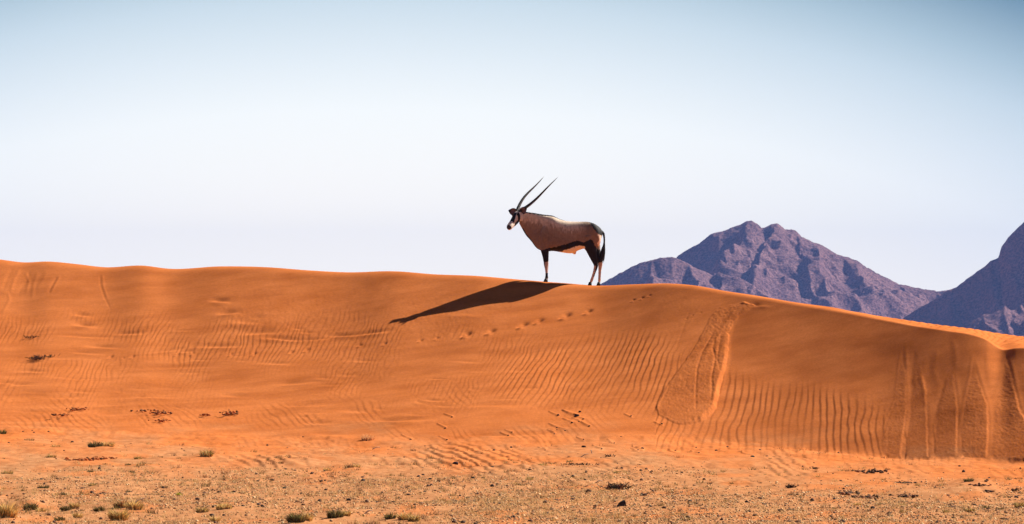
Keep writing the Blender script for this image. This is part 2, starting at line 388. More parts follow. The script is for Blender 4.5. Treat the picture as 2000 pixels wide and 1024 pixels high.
# terraces and wind scallops
for px, py, w, hh, dp in [(165, 631, 18, 5, .020), (160, 612, 15, 4, .014), (250, 650, 26, 4, .012), (165, 655, 40, 3.5, .010), (200, 677, 26, 4, .014),
                          (165, 689, 24, 3, .010), (60, 726, 24, 3, .012), (155, 740, 22, 3, .010), (160, 762, 22, 3, .008), (40, 752, 20, 3, .010), (10, 748, 12, 3, .010),
                          (430, 588, 16, 5, .016), (446, 613, 19, 5, .018), (482, 630, 22, 6, .016), (508, 650, 34, 5, .014), (552, 661, 40, 4.5, .016), (612, 661, 32, 4, .016),
                          (668, 653, 26, 4, .016), (728, 649, 26, 4, .014), (425, 675, 40, 4, .012), (330, 684, 36, 3, .011), (360, 686, 18, 3, .010), (535, 708, 30, 4, .008),
                          (569, 747, 24, 4, .012), (458, 770, 26, 4, .008), (600, 793, 26, 5, .012), (612, 809, 22, 4, .014), (620, 829, 30, 5, .014), (775, 822, 60, 5, .016),
                          (690, 805, 26, 5, .010), (210, 806, 26, 6, .012), (55, 800, 30, 4, .010), (130, 772, 30, 4, .010), (100, 822, 40, 5, .012), (390, 820, 22, 4, .012),
                          (385, 839, 28, 5, .014), (210, 840, 30, 5, .012), (290, 772, 40, 4, .007), (960, 790, 50, 5, .008), (1110, 835, 60, 5, .006), (950, 850, 40, 4, .010),
                          (640, 851, 30, 4, .012), (530, 850, 30, 4, .012), (840, 868, 34, 4, .012), (700, 872, 40, 5, .014), (915, 612, 40, 5, .005), (120, 700, 30, 3, .008),
                          (1290, 845, 50, 5, .006), (225, 787, 34, 4, .008), (500, 622, 16, 5, .010), (950, 605, 50, 7, .004), (340, 715, 60, 4, .006)]:
    dent(px, py, w, hh, dp * 2.1, 0.7, tilt=random.Random(px).uniform(-.05, .12))
rr = random.Random(5)
for k in range(90):
    px, py = rr.uniform(-60, 1050), rr.uniform(640, 860)
    if py < 700 and px > 600: continue
    dent(px, py, rr.uniform(8, 26), rr.uniform(2, 3.5), rr.uniform(.004, .012), 0.6)
# hoof prints
PRINTS = [(1147, 610, 10), (1103, 618, 13), (1051, 627, 11), (1020, 635, 12), (957, 647, 11), (910, 653, 12), (852, 660, 6), (820, 665, 6), (750, 672, 6), (702, 675, 6),
          (598, 684, 7), (568, 689, 6), (495, 691, 7), (450, 692, 6), (375, 690, 6), (345, 692, 6), (258, 697, 6), (215, 698, 6), (240, 700, 4), (1236, 587, 5), (1253, 583, 5), (1268, 578, 4),
          (1352, 616, 3), (1368, 611, 3), (1340, 622, 3)]
for px, py, w in PRINTS:
    dent(px + w * .35, py - w * .25, w * .6, w * .30, 0.0029 * w, 0.0, tilt=0.2)
    dent(px - w * .35, py + w * .20, w * .5, w * .22, 0.0022 * w, 1.0, tilt=0.15)
# scour marks / wind tails behind stones
STONES = [(1126, 813, 11, 1), (1133, 805, 7, 0), (1090, 812, 6, 1), (1117, 827, 6, 1), (1139, 819, 6, 1), (1151, 833, 5, 1), (1131, 824, 4, 1), (1088, 836, 5, 1), (1088, 840, 4, 0), (1104, 842, 4, 1),
          (1083, 848, 4, 1), (1140, 859, 4, 1), (1140, 874, 9, 0), (1175, 878, 6, 1), (1200, 866, 4, 1), (1213, 853, 4, 0), (1255, 877, 7, 1), (1246, 880, 4, 1), (1319, 881, 4, 1), (1365, 885, 5, 1),
          (1399, 881, 6, 0), (1421, 874, 6, 0), (1470, 893, 8, 1), (1233, 813, 4, 1), (1293, 829, 5, 1), (1118, 932, 9, 0), (1143, 938, 7, 0), (1258, 1003, 5, 0), (1010, 1006, 8, 0),
          (1230, 921, 5, 0), (1241, 914, 4, 0), (1206, 906, 4, 0), (1300, 906, 4, 0), (1312, 970, 5, 0), (1495, 987, 6, 0), (1103, 994, 5, 0), (1377, 931, 4, 0), (1429, 935, 4, 0), (1174, 895, 4, 0),
          (883, 815, 5, 1), (870, 837, 5, 1), (802, 859, 6, 1), (873, 860, 5, 1), (830, 872, 4, 0), (890, 908, 12, 0), (961, 913, 7, 0), (993, 851, 5, 1), (564, 894, 6, 0), (558, 917, 7, 0),
          (555, 955, 8, 0), (574, 958, 5, 0), (588, 965, 6, 0), (506, 987, 11, 0), (709, 940, 10, 0), (708, 933, 7, 0), (635, 940, 6, 0), (817, 932, 8, 0), (840, 937, 10, 0), (924, 934, 8, 0),
          (932, 966, 8, 0), (946, 970, 7, 0), (965, 984, 7, 0), (976, 985, 8, 0), (887, 984, 6, 0), (830, 962, 7, 0), (821, 963, 5, 0), (592, 854, 4, 0), (740, 951, 5, 0),
          (45, 844, 4, 0), (63, 842, 5, 0), (66, 846, 5, 0), (95, 844, 5, 0), (125, 881, 5, 0), (1642, 940, 6, 0), (1843, 924, 4, 0), (1932, 934, 6, 0), (1993, 916, 6, 0), (1627, 926, 4, 0),
          (1590, 957, 4, 0), (1808, 1013, 6, 0), (1723, 977, 5, 0), (1662, 914, 3, 1), (355, 877, 5, 0), (360, 881, 4, 0), (1568, 912, 5, 0), (1590, 905, 4, 1), (1065, 880, 4, 1), (1000, 845, 4, 1)]
WEDGE = (1213, 989)
for px, py, s, tail in STONES:
    if tail:
        ln = s * 2.0 + 5
        ridge([(px, py), (px - ln * .55, py - ln * .22), (px - ln, py - ln * .42)], max(2.0, s * .42), 0.013 + s * 0.0018, 1.2, fade=False)
    dent(px - 1, py + 2.0, s * .6, 1.6, 0.004, 0)
# hummocks that hold plants
for px, py, w, hh, h in [(195, 872, 32, 5, .05), (400, 893, 28, 5, .05), (1900, 958, 55, 9, .16), (1770, 965, 60, 5, .07), (1700, 926, 60, 5, .06), (680, 914, 42, 5, .05), (570, 908, 50, 4, .05),
                         (250, 992, 55, 6, .05), (660, 1010, 50, 6, .06), (575, 1020, 45, 6, .05), (770, 1015, 50, 6, .05), (10, 1010, 40, 8, .06), (60, 985, 30, 8, .07), (80, 700, 26, 4, .02),
                         (1040, 915, 60, 4, .05), (230, 955, 60, 4, .05), (280, 950, 50, 4, .04), (1640, 965, 60, 4, .06), (150, 905, 60, 4, .03), (715, 862, 34, 5, .03), (435, 995, 40, 5, .04)]:
    i0, i1 = np.searchsorted(cols, px - 3 * w), np.searchsorted(cols, px + 3 * w)
    if i1 - i0 < 2: continue
    sl = (slice(0, NFLAT + 450), slice(i0, i1))
    D[sl] += h * 0.8 * np.exp(-((BX[sl] - px) / w) ** 2 - ((BY[sl] - py) / hh) ** 2)
# sand piled and rippled above the brink at the right
D += 0.006 * sstep(2.05, 2.2, R) * (1 - sstep(2.95, 3.2, R)) * sstep(1650, 1850, BX) * ripple(2 * np.pi * (BX * .5 + 1.8 * BY + 5 * wx) / 13)
D += 0.05 * sstep(1.97, 2.1, R) * (1 - sstep(2.8, 3.0, R)) * sstep(1500, 1700, BX) * noise(BX / 60, R * 4, 300)
Z += D + DLOW

def split_mesh(name, r0, r1, tintf):
    n, m = r1 - r0, len(cols)
    V = np.stack([X[r0:r1], Yg[r0:r1], Z[r0:r1]], -1).reshape(-1, 3)
    i = np.arange((n - 1) * m).reshape(n - 1, m)[:, :-1]
    Fq = np.stack([i, i + 1, i + m + 1, i + m], -1).reshape(-1, 4)
    tt = tintf[r0:r1].reshape(-1, 1).repeat(3, 1)
    return raw_mesh(name, V, Fq, tt)
TINT = sstep(-40, 75, BY - FOOTP(U) + 30 * fbm(BX / 90, BY / 22, 401, 4))
TINT = np.where(R > 1.6, 0, TINT)
TINT *= 1 - 0.35 * sstep(1250, 1700, BX) * (1 - sstep(935, 985, BY + 12 * wx))
TINT *= np.clip(1.0 - 0.5 * sstep(0.25, 0.8, noise(BX / 90, BY / 9, 402)), 0, 1)
g_me = split_mesh('ground', 0, NFLAT + 1, TINT)
ground = tag(link('ground', g_me, MAT_SAND), kind='structure')
d_me = split_mesh('dune', NFLAT, len(rows), TINT)
dune = tag(link('dune', d_me, MAT_SAND), kind='structure')

def ground_z(x, y):
    u = 1000 + x / y * F; j = int(np.clip(np.searchsorted(cols, u), 1, len(cols) - 1))
    k = (u - cols[j - 1]) / (cols[j] - cols[j - 1])
    return (1 - k) * np.interp(y, Yg[:, j - 1], Z[:, j - 1]) + k * np.interp(y, Yg[:, j], Z[:, j])
VPY = HOR - (Z - CAM_Z) / Yg * F
def locate(px, py):
    """nearest ground point seen at a photo pixel"""
    j = int(np.clip(np.searchsorted(cols, px), 0, len(cols) - 1))
    k = int(np.argmax(VPY[:, j] <= py)) if (VPY[:, j] <= py).any() else len(rows) - 60
    y = Yg[k, j]; x = (px - 1000) / F * y
    return Vector((x, y, ground_z(x, y)))
# the plain behind and all round, out past the mountains
s_ = 9500
pm = raw_mesh('plain', np.array([(-4500, -60, -.75), (4500, -60, -.75), (4500, s_, -.75), (-4500, s_, -.75)]), np.array([[0, 1, 2, 3]]), np.full((4, 3), 0.5))
tag(link('desert_plain', pm, MAT_SAND, smooth=False), kind='structure')

# ================================================================ mountains
def rock_material():
    m, n, l, b = new_mat('mountain_rock', 1.0, 0.0)
    geo = n.new('ShaderNodeNewGeometry'); pos = geo.outputs['Position']
    c = nd_ramp(n, l, nd_noise(n, l, pos, 0.03, 5), [(0.3, (0.13, 0.074, 0.080)), (0.7, (0.22, 0.128, 0.125))])
    sp = nd_ramp(n, l, nd_noise(n, l, pos, 0.45, 3, 0.7), [(0.40, (0.42, 0.42, 0.46)), (0.5, (1, 1, 1)), (0.62, (1.7, 1.6, 1.6))])
    c = nd_mix(n, l, 1.0, c, sp, 'MULTIPLY')
    l.new(c, b.inputs['Base Color'])
    nd_bump(n, l, nd_noise(n, l, pos, 0.35, 4, 0.6), b, 0.8, 0.6)
    return m
MAT_ROCK = rock_material()
def massif(name, ridges, Y0, Y1, px0, px1, step, seed, kgen, ridges_top, fall):
    """height = highest of sloping flanks falling away from ridge lines given as (px, py, Y) points"""
    ys = np.arange(Y0, Y1, step * 1.1); ym = (Y0 + Y1) / 2
    xs = np.arange((px0 - 1000) / F * ym, (px1 - 1000) / F * ym, step)
    XX, YY = np.meshgrid(xs, ys)
    wob = 14 * fbm(XX / 60, YY / 60, seed, 3); wob2 = 14 * fbm(XX / 60, YY / 60, seed + 9, 3)
    env = 1 - np.exp(-((YY - kgen) / 60.0) ** 2)       # keep the skyline where it is, warp the flanks
    H = np.full(XX.shape, -60.0)
    for pts, sl_l, sl_r in ridges:
        P3 = np.array([P(*p) for p in pts])
        hbest = np.full(XX.shape, -1e9)
        for a, b_ in zip(P3[:-1], P3[1:]):
            v = (b_ - a)[:2]; L2 = max(v @ v, 1e-6)
            xw, yw = XX + wob * env, YY + wob2 * env
            q = np.clip(((xw - a[0]) * v[0] + (yw - a[1]) * v[1]) / L2, 0, 1)
            dx, dy = xw - a[0] - q * v[0], yw - a[1] - q * v[1]
            dd = np.hypot(dx, dy)
            left = dx < 0
            sl = np.where(left, sl_l, sl_r)
            hbest = np.maximum(hbest, a[2] + q * (b_[2] - a[2]) - sl * dd)
        H = smax(H, hbest, 2.0)
    crest = np.array([P(*p) for p in ridges_top])
    prof = np.interp(XX, crest[:, 0], crest[:, 2])
    dy = np.abs(YY - kgen + 6 * noise(XX / 40, XX * 0, seed + 50) * 0)
    H = smax(H, prof - fall * dy - 0.0006 * dy * dy, 0.8)
    rg = 1 - np.abs(noise(XX / 38, YY / 70, seed + 20)); rg2 = 1 - np.abs(noise(XX / 15, YY / 26, seed + 21))
    near = 1 - 0.75 * np.exp(-((YY - kgen) / 22.0) ** 2)
    H += near * (13.0 * (rg - .8) + 6.0 * (rg2 - .7)) + 0.75 * fbm(XX / 6, YY / 6, seed + 30, 3, 0.6) * (0.35 + .65 * near) + 0.6 * np.abs(noise(XX / 2.4, YY / 2.4, seed + 35))
    H = np.maximum(H, -3.0)
    n, m = XX.shape
    i = np.arange((n - 1) * m).reshape(n - 1, m)[:, :-1]
    Fq = np.stack([i, i + 1, i + m + 1, i + m], -1).reshape(-1, 4)
    me = raw_mesh(name, np.stack([XX, YY, H], -1).reshape(-1, 3), Fq)
    return tag(link(name, me, MAT_ROCK), kind='structure')
def rg(pts, Y): return [(a, b, Y) for a, b in pts]
YM = 6000
main = rg([(1125, 668), (1160, 630), (1240, 580), (1290, 530), (1325, 498), (1350, 480), (1372, 468), (1400, 452), (1430, 442), (1448, 434), (1456, 430), (1468, 428.5), (1478, 433), (1488, 443), (1498, 439), (1506, 434.5), (1517, 433.5), (1526, 440), (1533, 447), (1545, 446),
           (1555, 450), (1564, 459), (1572, 473), (1582, 487), (1600, 493), (1640, 498), (1680, 514), (1720, 539), (1750, 555), (1772, 558), (1800, 566), (1830, 566), (1870, 560), (1930, 566), (2040, 610), (2110, 668)], YM)
massif('mountain', [
    ([(1462, 432, YM), (1440, 462, YM - 50), (1405, 500, YM - 110), (1375, 560, YM - 190)], 1.05, .55),
    ([(1514, 437, YM), (1500, 462, YM - 50), (1478, 500, YM - 110), (1470, 570, YM - 200)], 1.05, .55),
    ([(1556, 457, YM), (1562, 480, YM - 45), (1590, 512, YM - 105), (1584, 560, YM - 160), (1572, 630, YM - 260)], 1.35, .50),
    ([(1640, 501, YM), (1668, 522, YM - 50), (1694, 550, YM - 100), (1700, 620, YM - 190)], 1.35, .50),
    ([(1752, 557, YM), (1790, 575, YM - 40), (1795, 600, YM - 80), (1770, 650, YM - 170)], 1.25, .50),
    ([(1830, 568, YM), (1856, 590, YM - 60), (1840, 650, YM - 150)], .9, .5),
    ], YM - 330, YM + 160, 1120, 2120, 0.95, 500, YM, main, .58)
YL = 5550
FOOT = rg([(1062, 668), (1095, 620), (1130, 580), (1160, 560), (1180, 549), (1210, 529), (1262, 506), (1290, 500), (1312, 499), (1330, 505), (1348, 515), (1365, 530), (1385, 540), (1440, 575), (1500, 610)], YL)
massif('foothill', [
    ([(1272, 505, YL), (1270, 525, YL - 30), (1262, 570, YL - 95)], 1.3, .5),
    ([(1345, 514, YL), (1352, 540, YL - 40), (1365, 580, YL - 95)], .9, .5),
    ([(1388, 542, YL), (1405, 526, YL - 12), (1430, 535, YL - 18), (1450, 560, YL - 35), (1480, 600, YL - 70)], .8, .5),
    ], YL - 190, YL + 110, 1060, 1640, 0.9, 600, YL, FOOT, .58)
YR = 5200
DARK = rg([(1690, 680), (1750, 632), (1790, 603), (1830, 580), (1870, 557), (1900, 535), (1930, 516), (1950, 503), (1956, 480), (1968, 462), (1988, 442), (2006, 429), (2060, 415), (2150, 400), (2300, 420), (2480, 540), (2640, 668)], YR)
massif('dark_mountain', [
    ([(2400, 540, YR - 150), (2150, 560, YR - 220), (2000, 588, YR - 260), (1930, 612, YR - 275), (1880, 645, YR - 285), (1840, 680, YR - 290)], .7, .45),
    ], YR - 420, YR + 160, 1700, 2650, 1.0, 700, YR, DARK, .85)

# ================================================================ oryx
YO = 109.95                                  # stands just behind the crest line
def tube_rings(pts, rad, n=20, squash=None):
    """rings of a tapered tube along 3-D points -> verts, quads (closed with caps)"""
    pts = [Vector(p) for p in pts]
    V = []; Fc = []
    ref = Vector((0, 1, 0.01))
    for i, p in enumerate(pts):
        t = (pts[min(i + 1, len(pts) - 1)] - pts[max(i - 1, 0)]).normalized()
        a = t.cross(ref)
        if a.length < 1e-3: a = t.cross(Vector((1, 0, 0)))
        a.normalize(); b = t.cross(a).normalized()
        ra, rb = rad[i] if isinstance(rad[i], tuple) else (rad[i], rad[i])
        for k in range(n):
            q = 2 * math.pi * k / n
            V.append(p + a * (ra * math.cos(q)) + b * (rb * math.sin(q)))
    m = len(pts)
    for i in range(m - 1):
        for k in range(n):
            Fc.append((i * n + k, i * n + (k + 1) % n, (i + 1) * n + (k + 1) % n, (i + 1) * n + k))
    c0 = len(V); V.append(pts[0]); c1 = len(V); V.append(pts[-1])
    for k in range(n):
        Fc.append((c0, (k + 1) % n, k)); Fc.append((c1, (m - 1) * n + k, (m - 1) * n + (k + 1) % n))
    return V, Fc
def smooth_path(keys, per=6):
    """Catmull-Rom through rows of numbers"""
    K = np.array(keys, float); out = []
    for i in range(len(K) - 1):
        p0, p1, p2, p3 = K[max(i - 1, 0)], K[i], K[i + 1], K[min(i + 2, len(K) - 1)]
        for j in range(per):
            t = j / per
            out.append(0.5 * ((2 * p1) + (-p0 + p2) * t + (2 * p0 - 5 * p1 + 4 * p2 - p3) * t * t + (-p0 + 3 * p1 - 3 * p2 + p3) * t**3))
    out.append(K[-1]); return np.array(out)
YAW = 0.0025                                 # metres of depth per drawing unit: head a little farther away
def oryx():
    base = Vector(P(1112, 556, YO)); 
    root = bpy.data.objects.new('oryx', None); C.objects.link(root); root.location = base
    tag(root, 'fawn and black long-horned oryx antelope standing on the dune crest', 'antelope')
    def W(px, py, dy=0.0):                   # side-view drawing coordinates -> local metres
        q = P(px, py, YO); return Vector((q[0], YO + dy + YAW * (1112 - px), q[2])) - base
    bm = bmesh.new()
    def add(V, Fc):
        vs = [bm.verts.new(v) for v in V]
        for f in Fc: bm.faces.new([vs[i] for i in f])
    # trunk and neck: top point, bottom point, half width
    st = smooth_path([
        (1177.5, 455, 1172, 472, .04), (1173, 446.5, 1168, 482, .12), (1162, 438.0, 1159, 488, .18), (1148, 433.6, 1148, 485, .205),
        (1130, 433.2, 1133, 488, .225), (1112, 432.6, 1117, 495, .245), (1095, 429.2, 1099, 493.5, .24), (1080, 423.2, 1081, 490.5, .215),
        (1066, 421.2, 1064, 491, .165), (1054, 419, 1049, 485.5, .105), (1043, 416.2, 1037, 470.5, .075), (1033, 414.3, 1027, 459, .062),
        (1025.5, 413.6, 1019.5, 446, .065), (1020, 413.5, 1014, 436, .06)], 4)
    V = []; n = 32
    for tx, ty, bx, by, w in st:
        T, B = W(tx, ty), W(bx, by); c = (T + B) / 2; h = (T - B) / 2
        for k in range(n):
            q = 2 * math.pi * k / n; cs, sn = math.cos(q), math.sin(q)
            e = 0.84 if sn < 0 else 1.0
            wf = 0.97 - .20 * sn if sn < 0 else 0.97 + .06 * sn
            V.append(c + h * (abs(sn) ** e * (1 if sn > 0 else -1)) + Vector((0, 1, 0)) * (w * (abs(cs) ** e * (1 if cs > 0 else -1)) * wf))
    m = len(st); Fc = []
    for i in range(m - 1):
        for k in range(n): Fc.append((i * n + k, i * n + (k + 1) % n, (i + 1) * n + (k + 1) % n, (i + 1) * n + k))
    Fc.append(tuple(range(n))); Fc.append(tuple(range((m - 1) * n + n - 1, (m - 1) * n - 1, -1)))
    add(V, Fc)
    # shoulder and haunch muscle masses
    def blob(px, py, dy, rx, ry, rz, rot=0.0):
        g = bmesh.ops.create_icosphere(bm, subdivisions=3, radius=1.0)
        M = Matrix.Translation(W(px, py, dy)) @ Matrix.Rotation(rot, 4, 'Y') @ Matrix.Diagonal((rx, ry, rz, 1))
        bmesh.ops.transform(bm, matrix=M, verts=g['verts'])
    for s in (-1, 1):
        blob(1068, 462, .095 * s, .15, .10, .24, 0.12)
        blob(1158, 462, .10 * s, .155, .115, .25, -0.12)
        blob(1150, 476, .10 * s, .10, .10, .16, 0.1)
    blob(1122, 494, 0, .035, .03, .035)
    # legs: px, py, radius; hooves end on the sand
    def hoof_z(px, dy):
        w = W(px, 550, dy) + base; return ground_z(w.x, w.y)
    feet = []
    def leg(keys, dy0, dy1):
        K = smooth_path(keys, 5); mm = len(K)
        pts = [W(k[0], k[1], dy0 + (dy1 - dy0) * min(1, i / (mm * .5))) for i, k in enumerate(K)]
        zf = hoof_z(keys[-1][0], dy1) - base.z + 0.03
        z0, i0 = pts[-1].z, int(mm * .55)
        for i in range(i0, mm): pts[i].z += (zf - z0) * (i - i0) / (mm - 1 - i0)
        add(*tube_rings(pts, [(k[2], k[2] * .86) for k in K], 18)); feet.append(pts[-1].copy())
    front = [(1063, 470, .10), (1063.5, 486, .082), (1065, 499, .060), (1066, 510, .046), (1066.4, 517, .042), (1066.8, 522, .034), (1067.2, 530, .0235), (1067.3, 538, .0225), (1067.2, 543, .028), (1066.8, 547, .023), (1066.2, 549.5, .024)]
    leg(front, -.10, -.10); leg([(a + 1.0, b, c) for a, b, c in front], .10, .11)
    leg([(1153, 462, .15), (1153.5, 480, .128), (1157, 496, .088), (1161.5, 510, .060), (1163.6, 517, .046), (1163.3, 522, .040), (1160.5, 532, .030), (1157, 543, .027), (1155, 548.5, .029), (1153.6, 552.5, .023), (1152.6, 555.5, .024)], -.10, -.12)
    leg([(1158, 462, .14), (1161, 482, .115), (1166, 498, .080), (1170.6, 508, .056), (1172.6, 514, .046), (1172.4, 519, .040), (1171.6, 529, .030), (1171, 541, .027), (1170.7, 547.5, .029), (1170.3, 552, .023), (1169.6, 555.5, .024)], .10, .12)
    # head, turned towards the viewer
    Fv = Vector((-.45, -.68, -.58)).normalized(); Rv = Vector((-.83, .555, 0)).normalized(); Uv = Rv.cross(Fv).normalized()
    if Uv.z < 0: Uv = -Uv
    H0 = W(1013.5, 418.5)
    H0 = H0 + Vector((0, -.02, 0))
    hs = smooth_path([(-.075, -.02, .045, .045), (-.03, -.005, .075, .062), (.02, 0, .086, .068), (.08, -.006, .092, .072), (.15, -.014, .086, .064), (.22, -.018, .078, .056), (.29, -.014, .066, .050),
                      (.35, -.012, .060, .051), (.395, -.014, .050, .046), (.42, -.018, .030, .030), (.428, -.02, .008, .008)], 4)
    V = []; n = 28
    for s, o, ru, rr in hs:
        for k in range(n):
            q = 2 * math.pi * k / n
            V.append(H0 + Fv * (s * 1.1) + Uv * (o + 1.08 * ru * math.sin(q)) + Rv * (1.08 * rr * math.cos(q) * (1 + .12 * math.sin(q))))
    m = len(hs); Fc = []
    for i in range(m - 1):
        for k in range(n): Fc.append((i * n + k, i * n + (k + 1) % n, (i + 1) * n + (k + 1) % n, (i + 1) * n + k))
    Fc.append(tuple(range(n))); Fc.append(tuple(range((m - 1) * n + n - 1, (m - 1) * n - 1, -1)))
    add(V, Fc)
    # link neck to head, brow ridges and nostril swelling
    add(*tube_rings([W(1028, 429), W(1022, 426, -.01), H0 + Fv * .03], [(.13, .07), (.105, .065), (.075, .06)], 18))
    for s in (-1, 1):
        g = bmesh.ops.create_icosphere(bm, subdivisions=2, radius=1.0)
        bmesh.ops.transform(bm, matrix=Matrix.Translation(H0 + Fv * .085 + Uv * .045 + Rv * (.055 * s)) @ Matrix.Diagonal((.024, .024, .024, 1)), verts=g['verts'])
        g = bmesh.ops.create_icosphere(bm, subdivisions=2, radius=1.0)
        bmesh.ops.transform(bm, matrix=Matrix.Translation(H0 + Fv * .39 + Uv * .012 + Rv * (.02 * s)) @ Matrix.Diagonal((.02, .02, .018, 1)), verts=g['verts'])
    bmesh.ops.recalc_face_normals(bm, faces=bm.faces)
    me0 = bpy.data.meshes.new('tmp'); bm.to_mesh(me0); bm.free()
    tmp = bpy.data.objects.new('tmp', me0); C.objects.link(tmp)
    r = tmp.modifiers.new('r', 'REMESH'); r.mode = 'VOXEL'; r.voxel_size = 0.0085; r.use_smooth_shade = True
    s = tmp.modifiers.new('s', 'SMOOTH'); s.factor = 0.6; s.iterations = 5
    dg = bpy.context.evaluated_depsgraph_get()
    me = bpy.data.meshes.new_from_object(tmp.evaluated_get(dg)); me.name = 'body'
    bpy.data.objects.remove(tmp); bpy.data.meshes.remove(me0)
    # ---- coat pattern and painted sun highlight from the vertex positions
    nv = len(me.vertices); co = np.empty(nv * 3); me.vertices.foreach_get('co', co); co = co.reshape(-1, 3)
    b = np.array(base)
    qx = 1000 + (co[:, 0] + b[0]) / YO * F; qy = HOR - (co[:, 2] + b[2] - CAM_Z) / YO * F; dy = co[:, 1] - YAW * (1112 - qx)
    jx = qx + 1.0 * noise(qx / 2.2, qy / 2.2 + dy * 9, 3) + .5 * noise(qx / .9, qy / .9, 4); jy = qy + 1.0 * noise(qx / 2.2 + 50, qy / 2.2 + dy * 9, 5) + .5 * noise(qx / .9 + 9, qy / .9, 6)
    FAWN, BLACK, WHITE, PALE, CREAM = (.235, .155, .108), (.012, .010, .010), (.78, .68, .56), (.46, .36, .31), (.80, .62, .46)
    col = np.tile(np.array(FAWN), (nv, 1))
    def blend(mask, c):
        col[:] = col * (1 - mask[:, None]) + np.array(c) * mask[:, None]
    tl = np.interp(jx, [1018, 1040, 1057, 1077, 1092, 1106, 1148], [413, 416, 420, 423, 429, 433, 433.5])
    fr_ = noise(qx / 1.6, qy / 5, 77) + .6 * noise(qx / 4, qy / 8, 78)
    blend(np.clip(sstep(24, 7, jy - tl - 5.5 * fr_) * sstep(1150, 1120, jx), 0, 1) * .85, CREAM)          # sunlit highlight painted into the coat along neck, withers and back
    blend(.22 * sstep(42, 14, jy - tl - 5 * fr_) * sstep(1150, 1120, jx), CREAM)  # faint lower fade of the painted back highlight
    st_top = np.interp(jx, [1060, 1070, 1092, 1116, 1126, 1141, 1153], [488, 486, 481, 474, 471, 474, 470])
    st_bot = np.interp(jx, [1060, 1084, 1092, 1100, 1108, 1116, 1131, 1141, 1150], [500, 496, 492.5, 490.5, 487.5, 484.5, 479.5, 481.5, 486])
    band = (jx > 1060) & (jx < 1158)
    blend((band & (jy > st_bot) & (qy < 500)).astype(float) * (jx > 1080) * (jx < 1147), WHITE)
    blend((band & (jy > st_top) & (jy < st_bot)).astype(float), BLACK)
    poly = [(1140, 474), (1154, 468), (1160, 476), (1166, 487), (1182, 490), (1182, 511), (1169, 514), (1168, 521), (1150, 521), (1146, 500), (1142, 486)]
    blend(inside(poly, jx, jy).astype(float), BLACK)
    leg_f = jx < 1078
    blend((leg_f & (jy > 489.5) & (jy < 511.5)).astype(float), BLACK)
    low = ((leg_f & (jy >= 511.5)) | (~leg_f & (jy >= 520.5)) | ((jx > 1169) & (jy >= 513))) & ~((jx > 1080) & (jx < 1145))
    blend(low.astype(float), PALE)
    blend((leg_f & (jy > 533) & (jy < 544)).astype(float), BLACK)
    blend((leg_f & (jy > 511) & (jy < 530) & (jx < 1064.8)).astype(float) * .7, BLACK)
    blend(((~leg_f) & (dy < 0) & (jy > 519) & (jy < 541) & (jx > 1163.6 - (jy - 520) * .22)).astype(float), BLACK)
    blend(((~leg_f) & (jy > 548) & (jy < 553) & (jx > 1166)).astype(float) * .8, WHITE)
    blend(inside([(1148, 428), (1166, 430), (1186, 448), (1186, 464), (1175, 461), (1165, 455), (1158, 446), (1152, 437)], jx, jy).astype(float) * 1.0, BLACK)
    blend(inside([(1166, 458), (1176, 461), (1178, 472), (1168, 482), (1166, 476), (1170, 468)], jx, jy).astype(float), CREAM)
    topl = np.interp(qx, [1018, 1027, 1040, 1057, 1077, 1092, 1106, 1131], [413, 414, 415.5, 419.5, 422, 428, 432, 433])
    blend(((np.abs(dy + .3 * noise(qx / 3, qy * 0, 8) * .05) < .028) & (qx > 1026) & (qx < 1110) & (qy < topl + 3)).astype(float), BLACK)
    frl = np.interp(qy, [444, 457, 471, 486, 492], [1017, 1023.5, 1035.7, 1048, 1057])
    blend(((np.abs(dy) < .05) & (qy > 446) & (qy < 493) & (qx < frl + 4.5) & (qx < 1062)).astype(float), BLACK)
    # head colours in the head's own frame
    hv = co - np.array(H0); hs_, hu, hr = hv @ np.array(Fv) / 1.1, hv @ np.array(Uv) / 1.08, hv @ np.array(Rv) / 1.08
    head = (hs_ > -.06) & (hs_ < .5) & (np.abs(hr) < .1) & (np.abs(hu) < .13) & (qx < 1024)
    nz = .006 * noise(hs_ * 40, hr * 40, 12)
    def hb(mask, c): blend((mask & head).astype(float), c)
    hb((hs_ > .0) & ((hu > -.085) | (hs_ > .12)), WHITE)
    hb((hu > .035) & (hs_ < .025 + nz) & (np.abs(hr) < .05), BLACK)
    hb((hu > .015) & (hs_ > .075 + nz) & (hs_ < .285 + nz) & (np.abs(hr) < .030 + .02 * np.clip((hs_ - .1) / .15, 0, 1)), BLACK)
    k = hs_ + 0.55 * hu
    hb((np.abs(hr) > .034) & (k > .075 + nz) & (k < .150 + nz) & (hu > -.12), BLACK)
    hb((hu < -.03) & (hs_ > .13) & (hs_ < .26) , BLACK)
    hb((np.abs(hr) > .03) & (hs_ > .15) & (hs_ < .27) & (hu < -.01), BLACK)
    hb((hs_ < -.0) & (hu < 0), FAWN)
    hb((hs_ > .385) & (hu > -.03), (.05, .04, .04))
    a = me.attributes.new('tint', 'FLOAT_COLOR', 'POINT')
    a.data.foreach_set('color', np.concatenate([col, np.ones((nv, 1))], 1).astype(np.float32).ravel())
    me.materials.clear()
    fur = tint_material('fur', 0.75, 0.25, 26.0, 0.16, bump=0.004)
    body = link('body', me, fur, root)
    # ---- horns
    mh, n_, l_, b_ = new_mat('horn_keratin', 0.45, 0.4)
    tcn = n_.new('ShaderNodeTexCoord')
    c_ = nd_ramp(n_, l_, nd_noise(n_, l_, tcn.outputs['Object'], 30, 3), [(0.3, (.018, .014, .013)), (0.7, (.05, .04, .036))])
    l_.new(c_, b_.inputs['Base Color'])
